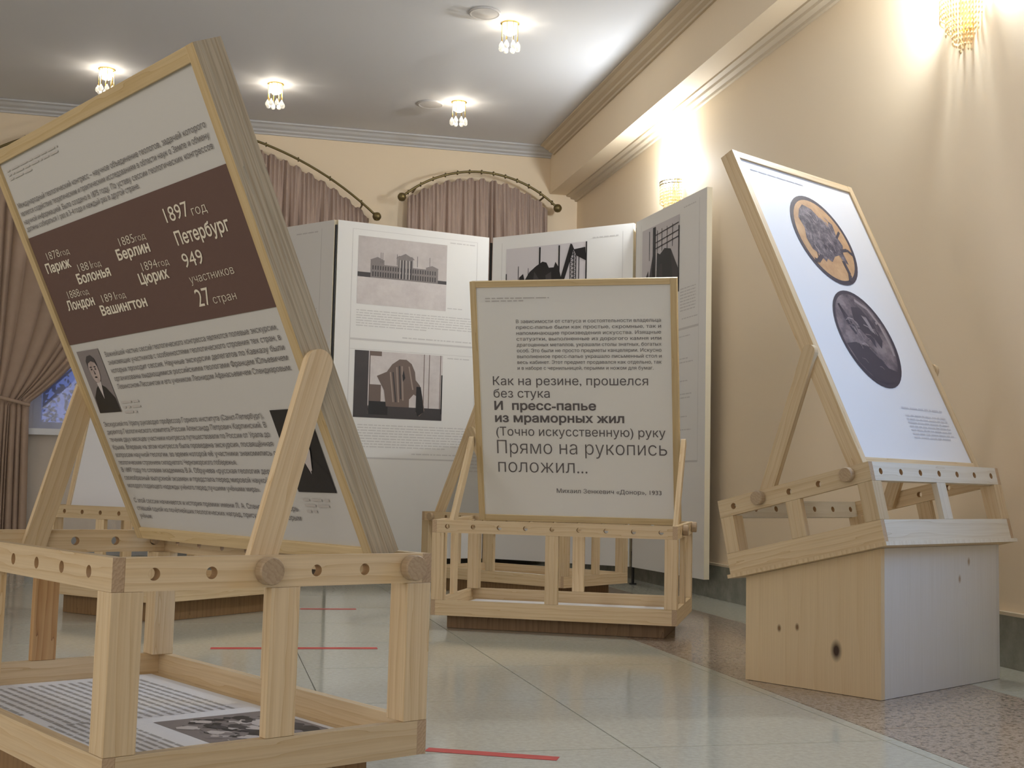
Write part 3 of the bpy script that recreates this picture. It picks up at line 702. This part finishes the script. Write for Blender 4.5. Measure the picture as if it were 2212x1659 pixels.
# ---- stand at the back left, seen through the foreground stand
PD = (-0.302, 0.312, 0.20, 0.585, 0.88, 0.048, 0.0)
hD = [-0.22+0.11*i for i in range(5)]; hD9 = [-0.33+0.11*i for i in range(7)]
stand('pine stand behind the left foreground stand, with a blank white board',
    -0.140, 5.456, 0.079, -0.811, 0.0, 0.663, 0.807, 0.3575, 0.051, 0.060, hD, hD9, PD,
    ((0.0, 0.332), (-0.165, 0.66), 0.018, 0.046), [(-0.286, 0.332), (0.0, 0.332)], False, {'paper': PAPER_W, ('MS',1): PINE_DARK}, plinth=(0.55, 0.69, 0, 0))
# ---- stand hidden behind the middle one
PE = (-0.395, 0.275, 0.44, 0.470, 1.0, 0.050, 0.0)
hE = [-0.2+0.1*i for i in range(5)]; hE9 = [-0.405+0.101*i for i in range(9)]
SE, brdE, BE = stand('pine stand half hidden behind the middle stand, board leaning right',
    1.583, 6.355, 0.067, -2.498, 0.0, 0.542, 0.951, 0.341, 0.048, 0.055, hE, hE9, PE,
    ((0.101, 0.316), (-0.165, 0.762), 0.016, 0.050), [(-0.405, 0.316), (0.101, 0.316)], True, {}, plinth=(0.42, 0.80, 0, 0))
m = MB(); p2 = off(back_place(PE), 0.0008); greek(m, -0.19, 0.19, 0.30, 0.62, 16, p2, 0, 0.6, random.Random(8)); m.build('printed_text', INK_L, brdE, fix=False)

# ------------------------------------------------------------------ printed sheets lying in the boxes
def sheet(name, B, root, x0, x1, y0, y1, label, photo=None, lines=None):
    o = empty('printed_sheet', root.matrix_world @ B @ Matrix.Translation((0,0,0.0125)), label, 'sheet', 'printed sheets in the stands')
    MB().box(x0, x1, y0, y1, 0, 0.0015).build('paper', PAPER_W, o)
    P = lambda u, v: (-u, -v, 0.0019)
    if lines:
        for (a, c, e, g, n, k) in lines: gpart(o, SHEET_INK, 'printed_text', a, c, e, g, n, P, 0, 0.7, random.Random(k))
    if photo:
        (a, c, e, g) = photo; rn = random.Random(9); m = MB()
        rect(m, a, c, e, g, P, 0); Q = lambda u, v: (-u, -v, 0.0022)
        for k in range(110):
            u, v = rn.uniform(a+.03, e-.03), rn.uniform(c+.025, g-.025); s = rn.uniform(0.008, 0.028)
            poly(m, [(u+s*rn.uniform(.5,1.2)*math.cos(t), v+s*rn.uniform(.4,.9)*math.sin(t)) for t in [2*PI*i/8 for i in range(8)]], (lambda uu, vv, kk=k: (-uu, -vv, 0.0021+kk*0.000004)), rn.choice((0,1,1,3,2)))
        m.build('photograph', [MIDGREY, BLACK, LTGREY, DKGREY], o, fix=False)
    return o
sheet('printed_sheet', BA, SA, -0.44, 0.44, -0.225, 0.225, 'white printed sheet with a dark photograph lying in the left foreground stand',
      photo=(0.08, -0.01, 0.325, 0.212), lines=[(-0.40, 0.03, -0.18, 0.18, 18, 1), (0.02, 0.38, -0.19, -0.05, 9, 2)])
sheet('printed_sheet', BB, SB_, -0.43, 0.43, -0.24, 0.24, 'blank white sheet lying in the bottom of the middle stand')
sheet('printed_sheet', BE, SE, -0.23, 0.23, -0.43, 0.43, 'white sheet lying in the stand half hidden behind the middle stand')

# ------------------------------------------------------------------ folding exhibition screen
SP = [(0.01, 8.17), (0.648, 7.40), (1.651, 7.634), (2.364, 6.902), (2.427, 5.936)]
scr = empty('exhibition_screen', Matrix.Translation((1.2, 7.3, 0)), 'tall white four-panel folding exhibition screen with old photographs, in front of the curtains', 'screen')
Z0, Z1 = 0.10, 2.12
inv = scr.matrix_world.inverted()
panels = []
for i in range(4):
    a, c = Vector(SP[i]), Vector(SP[i+1]); d = (c-a); L = d.length; d /= L
    M = inv @ axes((d.x,d.y,0), (-d.y,d.x,0), (0,0,1), (a.x,a.y,0))
    m = MB(); m.box(0.014, L-0.014, 0, 0.030, Z0, Z1, sides=(1,1,0,0,1,1))
    panels.append((m.build('screen_panel', [BOARD, BOARD_EDGE], scr, M), L))
for i, (x, y) in enumerate(SP):
    if i in (0, 4): continue
    a = Vector(SP[max(i-1,0)]); c = Vector(SP[min(i+1,4)]); d = (c-a).normalized(); n = Vector((-d.y, d.x))
    ins = 0.02 if i == 0 else (-0.02 if i == 4 else 0)
    p = Vector((x, y)) + n*0.016 + d*ins*1.3 + (n*0.028 if i in (0,4) else n*0)
    m = MB(); m.cyl((0,0,0.001), (0,0,2.09), 0.008, n=12); m.cyl((0,0,0.001), (0,0,0.006), 0.022, n=16)
    m.build('pole', POLE, scr, inv @ Matrix.Translation((p.x, p.y, 0)))
sp_ = lambda k: (lambda u, v: (u, -0.0006-0.0004*k, v))
def hline(m, u0, u1, v, t=0.003): rect(m, u0, v-t, u1, v+t, sp_(0))
def vline(m, u, v0, v1, t=0.0016): rect(m, u-t, v0, u+t, v1, sp_(0))
# panel with the palace and the draped object
pn = panels[1][0]
m = MB(); vline(m, 0.109, 0.70, 2.078); vline(m, 0.935, 0.70, 2.078)
hline(m, 0.109, 0.935, 1.411, 0.006); hline(m, 0.109, 0.935, 0.70, 0.005); hline(m, 0.109, 0.935, 2.078, 0.0012); hline(m, 0.109, 0.935, 1.352, 0.0012)
m.build('printed_rules', INK_P, pn, fix=False)
r_ = random.Random(21)
gpart(pn, INK_P, 'printed_text', 0.145, 0.915, 1.487, 1.595, 7, sp_(0), 0, 0.6, r_); gpart(pn, INK_P, 'printed_text', 0.445, 0.915, 1.428, 1.448, 1, sp_(0), 0, 1, r_)
gpart(pn, INK_P, 'printed_text', 0.174, 0.894, 0.760, 0.906, 9, sp_(0), 0, 0.8, r_); gpart(pn, INK_P, 'printed_text', 0.526, 0.894, 0.722, 0.740, 1, sp_(0), 0, 1, r_)
gpart(pn, INK_P, 'printed_text', 0.748, 0.918, 2.048, 2.066, 1, sp_(0), 0, 1, r_); gpart(pn, INK_P, 'printed_text', 0.738, 0.84, 1.636, 1.652, 1, sp_(0), 0, 1, r_)
gpart(pn, INK_P, 'printed_text', 0.748, 0.90, 1.322, 1.340, 1, sp_(0), 0, 1, r_)

def sub(u0, v0, u1, v1, k): return lambda a, c: sp_(k)(u0+a*(u1-u0), v0+c*(v1-v0))
R = (0.145, 1.625, 0.728, 2.040); Pq = lambda k: sub(*R, k)
m = MB(); rect(m, 0, 0, 1, 1, Pq(0), 0); rect(m, 0, 0, 1, 0.40, Pq(1), 1)
rect(m, 0, 0.40, 0.16, 0.47, Pq(2), 3); rect(m, 0.9, 0.40, 1, 0.45, Pq(2), 3)
rect(m, 0.15, 0.40, 0.90, 0.60, Pq(2), 2); rect(m, 0.14, 0.40, 0.29, 0.66, Pq(3), 2); rect(m, 0.76, 0.40, 0.90, 0.62, Pq(3), 2); rect(m, 0.44, 0.40, 0.61, 0.72, Pq(3), 2)
poly(m, [(0.42,0.72),(0.63,0.72),(0.60,0.76),(0.45,0.76)], Pq(4), 2); poly(m, [(0.47,0.76),(0.58,0.76),(0.525,0.80)], Pq(4), 2)
poly(m, [(0.13,0.66),(0.30,0.66),(0.215,0.71)], Pq(4), 2); poly(m, [(0.75,0.62),(0.91,0.62),(0.83,0.66)], Pq(4), 2)
for k in range(26):
    u = 0.16+0.028*k
    if u > 0.89: break
    rect(m, u, 0.42, u+0.014, 0.49, Pq(4), 3); rect(m, u, 0.52, u+0.012, 0.58, Pq(4), 3)
for k in range(6): rect(m, 0.455+0.026*k, 0.42, 0.467+0.026*k, 0.70, Pq(5), 3)
for k in range(4): rect(m, 0.46+0.035*k, 0.42, 0.47+0.035*k, 0.70, Pq(6), 4)
for u in (0.25, 0.27, 0.43, 0.66, 0.80): rect(m, u, 0.62, u+0.004, 0.78, Pq(3), 3)
m.build('palace_photograph', [SKYGREY, SNOW, MIDGREY, DKGREY, LTGREY], pn, fix=False)
R2 = (0.144, 0.942, 0.718, 1.345); Pq = lambda k: sub(*R2, k)
m = MB(); rect(m, 0, 0, 1, 1, Pq(0), 4); rect(m, 0, 0, 0.17, 1, Pq(1), 1); rect(m, 0.17, 0.02, 0.30, 1, Pq(1), 2); rect(m, 0.175, 0.5, 0.30, 0.93, Pq(2), 4)
rect(m, 0.155, 0.05, 0.165, 1, Pq(2), 4)
rect(m, 0, 0, 1, 0.18, Pq(2), 1); rect(m, 0.17, 0.05, 0.38, 0.25, Pq(3), 0); rect(m, 0.985, 0.1, 1.0, 0.7, Pq(3), 0)
for u in (0.78, 0.84, 0.97): rect(m, u, 0.18, u+0.008, 1, Pq(1), 2)
poly(m, [(0.25,0.63),(0.36,0.70),(0.42,0.82),(0.50,0.90),(0.58,0.90),(0.64,0.84),(0.68,0.72),(0.69,0.60),(0.74,0.52),(0.77,0.36),(0.80,0.14),(0.74,0.05),(0.70,0.10),(0.70,0.36),(0.67,0.38),(0.62,0.30),(0.62,0.18),(0.36,0.18),(0.335,0.42)], Pq(4), 2)
poly(m, [(0.70,0.50),(0.75,0.50),(0.77,0.34),(0.79,0.12),(0.72,0.05),(0.70,0.12)], Pq(5), 0); poly(m, [(0.535,0.66),(0.55,0.74),(0.57,0.62),(0.545,0.56)], Pq(5), 0)
for a, c in (((0.40,0.70),(0.44,0.25)), ((0.47,0.78),(0.50,0.25)), ((0.53,0.80),(0.55,0.28)), ((0.61,0.80),(0.66,0.45))):
    stroke(m, [a, c], 0.008, Pq(5), 3)
for a, c in (((0.43,0.70),(0.47,0.25)), ((0.50,0.80),(0.525,0.3))): stroke(m, [a, c], 0.007, Pq(5), 1)
m.build('draped_sculpture_photograph', [BLACK, DKGREY, mat('sepia_print', (0.16, 0.115, 0.095), 0.6), mat('pale_sepia_print', (0.32, 0.25, 0.21), 0.6), SNOW], pn, fix=False)
# panel with the factory chimneys
pn = panels[2][0]
m = MB(); vline(m, 0.940, 0.70, 2.078); vline(m, 0.085, 0.70, 2.078); hline(m, 0.085, 0.94, 1.40, 0.005); hline(m, 0.085, 0.94, 0.70, 0.005)
m.build('printed_rules', INK_P, pn, fix=False)
gpart(pn, INK_P, 'printed_text', 0.735, 0.91, 2.046, 2.066, 1, sp_(0), 0, 1, r_); gpart(pn, INK_P, 'printed_text', 0.12, 0.92, 1.45, 1.58, 8, sp_(0), 0, 1, r_)
R3 = (0.118, 1.62, 0.698, 2.037); Pq = lambda k: sub(*R3, k)
m = MB(); rect(m, 0, 0, 1, 1, Pq(0), 0)
rect(m, 0, 0, 1, 0.32, Pq(1), 2); poly(m, [(0.16,0.3),(0.17,0.55),(0.22,0.60),(0.24,0.50),(0.30,0.62),(0.38,0.70),(0.46,0.76),(0.51,0.74),(0.54,0.66),(0.60,0.66),(0.62,0.74),(0.66,0.66),(0.70,0.45),(0.70,0.3)], Pq(2), 1)
poly(m, [(0.36,0.3),(0.42,0.5),(0.36,0.62),(0.33,0.3)], Pq(3), 2); poly(m, [(0.52,0.3),(0.50,0.55),(0.57,0.60),(0.58,0.3)], Pq(3), 2)
for u, w_, h_ in ((0.415, 0.020, 0.98), (0.655, 0.018, 0.98), (0.155, 0.008, 0.72), (0.28, 0.007, 0.68)): rect(m, u, 0.3, u+w_, h_, Pq(3), 1)
poly(m, [(0.64,0.3),(0.69,0.3),(0.84,0.90),(0.98,0.92),(0.99,0.72),(0.88,0.80),(0.82,0.98),(0.80,0.99)], Pq(4), 1); rect(m, 0.985, 0, 1, 1, Pq(4), 1); rect(m, 0, 0.2, 0.012, 0.62, Pq(4), 1)
for u in (0.795, 0.835, 0.865, 0.90): rect(m, u, 0.25, u+0.010, 0.88, Pq(4), 1)
for k in range(10):
    v = 0.28+0.058*k; stroke(m, [(0.80, v), (0.87, v+0.05)], 0.004, Pq(5), 1); stroke(m, [(0.87, v), (0.80, v+0.05)], 0.004, Pq(5), 1)
m.build('factory_photograph', [mat('printed_haze', (0.62, 0.58, 0.58), 0.6), BLACK, DKGREY], pn, fix=False)
# panel with the furnace
pn = panels[3][0]
m = MB(); vline(m, 0.868, 0.70, 2.085); vline(m, 0.09, 0.70, 2.085); hline(m, 0.09, 0.868, 1.41, 0.006); hline(m, 0.09, 0.868, 0.70, 0.005); m.build('printed_rules', INK_P, pn, fix=False)
gpart(pn, INK_P, 'printed_text', 0.675, 0.825, 2.060, 2.078, 1, sp_(0), 0, 1, r_); gpart(pn, INK_P, 'printed_text', 0.637, 0.83, 1.50, 1.635, 8, sp_(0), 0, 1, r_)
gpart(pn, INK_P, 'printed_text', 0.66, 0.86, 1.455, 1.472, 1, sp_(0), 0, 1, r_)
for v in (1.36, 1.24, 1.22, 1.12, 1.05, 1.03, 0.93, 0.86, 0.78): gpart(pn, INK_P, 'printed_text', 0.60, 0.60+random.uniform(.13, .24), v, v+0.016, 1, sp_(0), 0, 1, r_)

R4 = (0.108, 1.62, 0.622, 2.045); Pq = lambda k: sub(*R4, k)
m = MB(); rect(m, 0, 0, 1, 1, Pq(0), 0); rect(m, 0, 0, 1, 0.24, Pq(1), 2)
poly(m, [(0.0,0.2),(0.18,0.42),(0.20,0.30),(0.30,0.60),(0.36,0.2)], Pq(2), 2); rect(m, 0.30, 0.2, 0.38, 0.98, Pq(2), 1); rect(m, 0.20, 0.55, 0.215, 0.95, Pq(2), 1)
poly(m, [(0.40,0.15),(0.42,0.62),(0.50,0.58),(0.62,0.64),(0.78,0.60),(0.84,0.15)], Pq(3), 1); poly(m, [(0.78,0.60),(0.98,0.30),(1,0.1),(0.84,0.15)], Pq(3), 2)
poly(m, [(0.46,0.2),(0.50,0.45),(0.56,0.45),(0.58,0.2)], Pq(4), 2); rect(m, 0.975, 0.1, 1, 0.86, Pq(4), 1)
for v in (0.68, 0.76, 0.86): stroke(m, [(0.38, v), (0.98, v+0.04)], 0.007, Pq(4), 2)
for u in (0.42, 0.54, 0.68, 0.82): rect(m, u, 0.62, u+0.012, 0.92, Pq(4), 2)
m.build('furnace_photograph', [mat('printed_pale_sky', (0.58, 0.54, 0.54), 0.6), BLACK, DKGREY], pn, fix=False)
pn = panels[0][0]
m = MB(); vline(m, 0.882, 0.70, 2.078); vline(m, 0.07, 0.70, 2.078); hline(m, 0.07, 0.882, 1.41, 0.005); m.build('printed_rules', INK_P, pn, fix=False)
gpart(pn, INK_P, 'printed_text', 0.664, 0.851, 2.052, 2.072, 1, sp_(0), 0, 1, r_); gpart(pn, INK_P, 'printed_text', 0.10, 0.86, 1.50, 1.60, 6, sp_(0), 0, 1, r_)

# ------------------------------------------------------------------ curtains and rods
CR = (1.769, 1.943, 0.836); CL = (-0.41, 0.793, 2.161)
def arch(c, x): return c[1]+math.sqrt(max(c[2]**2-(x-c[0])**2, 0.0))
def rod(name, c, x0, x1, y, label):
    o = empty('curtain_rod', Matrix.Translation((c[0], y, 0)), label, 'curtain rod', 'arched curtain rods')
    pts = [(x-c[0], 0, arch(c, x)) for x in [x0+(x1-x0)*i/48 for i in range(49)]]
    MB().tube(pts, 0.0085, 10).build('rod', BRASS, o, smooth=True)
    for x in (x0, x1):
        MB().lathe([(0.004,-0.030),(0.018,-0.026),(0.028,-0.012),(0.031,0.0),(0.028,0.012),(0.018,0.026),(0.004,0.030)], (x-c[0], 0, arch(c, x)), 18).build('finial', BRASS, o, smooth=True)
    for k in range(13):
        x = x0+(x1-x0)*(k+0.5)/13; z = arch(c, x)
        MB().lathe([(0.012,-0.004),(0.0165,-0.004),(0.0165,0.004),(0.012,0.004)], (0,0,0), 12, axis='X').build('curtain_ring', BRASS, o, Matrix.Translation((x-c[0], 0, z)))
    for x in (x0+0.10, x1-0.10):
        z = arch(c, x); MB().cyl((x-c[0], 0, z), (x-c[0], YB-y-0.001, z), 0.007, n=8).build('bracket', BRASS, o)
    return o
rod('r', CR, 1.201, 2.335, 8.55, 'short arched brass curtain rod above the right-hand curtain')
rod('l', CL, -1.85, 1.03, 8.55, 'long arched brass curtain rod of the left window, mostly behind the foreground poster')
def pleat(s, n, seed):
    rn = random.Random(seed); cuts = [0.0]
    for i in range(n): cuts.append(cuts[-1]+rn.uniform(0.4, 1.9))
    tot = cuts[-1]; x = s*tot
    for i in range(n):
        if x <= cuts[i+1] or i == n-1:
            f = (x-cuts[i])/(cuts[i+1]-cuts[i]); return max(0.0, math.sin(PI*min(max(f,0),1)))**0.4 * (0.7+0.3*((i*37) % 11)/10)
def curtain(label, c, x0, x1, y, n, seed, zb, mt, fan=0.0, group='rose-brown curtains'):
    o = empty('curtain', Matrix.Translation(((x0+x1)/2, y, 0)), label, 'curtain', group); xm = (x0+x1)/2
    def f(u, v):
        x = x0+(x1-x0)*u; zt = arch(c, x)-0.035+0.012*math.sin(u*n*PI*2.0)
        z = zt+(zb-zt)*v
        a = min(1.0, v*5.0); fine = (1-a)*0.012*math.sin(u*n*3.0*2*PI)
        dep = 0.105*(0.2+0.8*a)*pleat(u, n, seed)+fine
        return (x-xm+fan*(x-xm)*v*0.25, -dep, z)
    MB().grid(f, n*22, 40).build('cloth', mt, o, smooth=True, fix=False)
    return o
curtain('gathered rose-brown curtain on the short arched rod right of the screen fold', CR, 1.255, 2.285, 8.645, 12, 5, 0.04, CURT, 0.10)
curtain('gathered rose-brown curtain on the right half of the left window', CL, 0.02, 0.985, 8.645, 11, 8, 0.04, CURT, 0.0)
# tied-back drape at the far left
dr = empty('curtain', Matrix.Translation((-1.30, 8.60, 0)), 'brown drape swept to the left and tied back at the left edge', 'curtain', 'rose-brown curtains')
def drape(u, v):
    xt = -1.75+(-0.20+1.75)*u; zt = arch(CL, xt)-0.035
    xk = -1.46+0.27*u; zk = 1.06-0.05*u+0.03*math.sin(u*9)
    P0 = Vector((xt, 0, zt)); P1 = Vector((xt*0.62+xk*0.38, 0, 1.50+0.0*u)); P2 = Vector((xk, 0, zk))
    vt = 0.66
    dep = pleat(u, 13, 4)
    if v < vt:
        t = v/vt; p = P0*(1-t)**2+P1*(2*t*(1-t))+P2*t*t
        k = 0.075*(1-0.55*t)*min(1, 0.3+4*t)
        return (p.x+1.30, -k*dep-0.02*t, p.z)
    t = (v-vt)/(1-vt); x = xk+(u-0.5)*0.05*t
    return (x+1.30, -(0.034+0.025*min(1,3*t))*pleat(u, 8, 6)*(1 if t > 0.15 else 0.9) - 0.02*(1-t), zk+(0.04-zk)*t)
MB().grid(drape, 200, 80).build('cloth', CURT2, dr, smooth=True, fix=False)
m = MB()
m.tube([(-0.175+0.30*i/16, -0.085-0.012*math.sin(PI*i/16), 1.075-0.07*i/16) for i in range(17)], 0.012, 8)
m.build('tieback', CURT2, dr, smooth=True)
sh = empty('sheer_curtain', Matrix.Translation((-0.3, 8.665, 0)), 'white sheer curtain hanging over the dusk-blue window at far left', 'sheer curtain')
MB().grid(lambda u, v: (-1.25+2.4*u, 0.016*math.sin(u*75+1.5*math.sin(u*13)), 2.36-2.32*v), 260, 6).build('cloth', SHEER, sh, smooth=True, fix=False)

# ------------------------------------------------------------------ crystal ceiling lights
def ceiling_light(x, y, label):
    o = empty('ceiling_light', Matrix.Translation((x, y, ZC)), label, 'ceiling light', 'crystal ceiling lights')
    MB().lathe([(0.050, -0.0005), (0.050, -0.004), (0.046, -0.007), (0.036, -0.008)], (0,0,0), 24).build('base_ring', GOLD, o, smooth=False)
    MB().lathe([(0.006, -0.066), (0.022, -0.063), (0.036, -0.052), (0.041, -0.036), (0.041, -0.018), (0.036, -0.009)], (0,0,0), 18).build('bulb', BULB, o, smooth=True)
    for k in range(8):
        a = 2*PI*k/8+0.2; px, py = 0.045*math.cos(a), 0.045*math.sin(a)
        MB().cyl((px, py, -0.006), (px, py, -0.108), 0.0028, n=6).build('rod', GOLD, o)
        MB().lathe([(0.002, -0.152), (0.010, -0.148), (0.0145, -0.138), (0.013, -0.126), (0.005, -0.112), (0.002, -0.106)], (px*1.06, py*1.06, 0), 10).build('crystal_drop', CRYSTAL, o, smooth=True)
    lamp('POINT', 'ceiling_light_glow', (0, 0, -0.118), 0.9, (1.0, 0.91, 0.78), o, shadow_soft_size=0.015)
    return o
for x, y, lab in ((-0.737, 7.80, 'crystal ceiling light at the far left, above the corner of the brown-band poster'),
                  (0.277, 7.78, 'crystal ceiling light directly right of the foreground poster top corner'),
                  (1.452, 7.80, 'crystal ceiling light near the back cornice, above the short curtain rod'),
                  (1.452, 6.36, 'crystal ceiling light highest in the picture, nearest the beam')):
    ceiling_light(x, y, lab)

# ------------------------------------------------------------------ crystal wall sconces
def sconce(y, z, label, seed, power):
    o = empty('wall_sconce', Matrix.Translation((XR, y, z)), label, 'wall sconce', 'crystal wall sconces'); rn = random.Random(seed)
    MB().box(-0.014, -0.0008, -0.035, 0.035, -0.16, 0.03).build('back_plate', GOLD, o, bevel=0.004)
    arc = lambda r, n=22: [(-0.006-r*math.sin(PI*i/n), r*math.cos(PI*i/n)) for i in range(n+1)]
    m = MB()
    for zz in (0.0, -0.018): m.tube([(a, c, zz) for a, c in arc(0.092)], 0.0035, 6)
    for a, c in arc(0.092)[::2]: m.cyl((a, c, -0.018), (a, c, 0.0), 0.002, n=5)
    m.build('rim', BRASS, o)
    m = MB()
    for tier, (r, z0, L, n) in enumerate(((0.090, -0.02, 0.10, 26), (0.070, -0.05, 0.11, 20), (0.048, -0.08, 0.115, 14), (0.025, -0.11, 0.11, 8))):
        for a, c in arc(r, n):
            zb_ = z0-L*rn.uniform(0.85, 1.05); zq = z0
            while zq > zb_:
                l = 0.017; m.lathe([(0.0012, -l), (0.0042, -l*0.55), (0.0012, 0.0)], (a, c, zq), 5); zq -= l+0.001
    tag(m.build('crystal_strands', STRANDS, o, smooth=False, fix=False), kind='stuff')
    for s in (-1, 1):
        MB().lathe([(0.006, -0.03), (0.013, -0.02), (0.016, 0.01), (0.012, 0.035), (0.004, 0.05)], (-0.05, s*0.035, 0.0), 14).build('bulb', BULB_C, o, smooth=True)
    lamp('POINT', 'wall_sconce_glow', (-0.055, 0, 0.085), power, (0.86, 0.93, 1.0), o, shadow_soft_size=0.05)
    return o
sconce(6.66, 2.315, 'crystal wall sconce glowing above the right end of the exhibition screen', 1, 30.0)
sconce(3.80, 2.345, 'crystal wall sconce in the top right corner of the view', 2, 72.0)

# ------------------------------------------------------------------ red tape strips on the floor
def tape(p, q, w_, label):
    p, q = Vector(p), Vector(q); d = (q-p).normalized(); n = Vector((-d.y, d.x))*w_/2; c = (p+q)/2
    m = MB(); pts = [p+n-c, q+n-c, q-n-c, p-n-c]
    m.add([(a.x, a.y, 0.0004) for a in pts]+[(a.x, a.y, 0.0008) for a in pts], [(3,2,1,0),(4,5,6,7),(0,1,5,4),(1,2,6,5),(2,3,7,6),(3,0,4,7)])
    o = m.build('tape_strip', TAPE); o.location = (c.x, c.y, 0)
    return tag(o, label, 'tape', 'red tape strips on the floor')
tape((0.452, 2.61), (0.702, 2.487), 0.036, 'red tape strip on the floor beside the left foreground stand')
tape((0.010, 4.245), (0.553, 4.21), 0.045, 'long thin red tape strip on the floor seen through the left foreground stand')
tape((0.385, 5.52), (0.625, 5.505), 0.045, 'short faint red tape strip farthest away, seen through the left foreground stand')
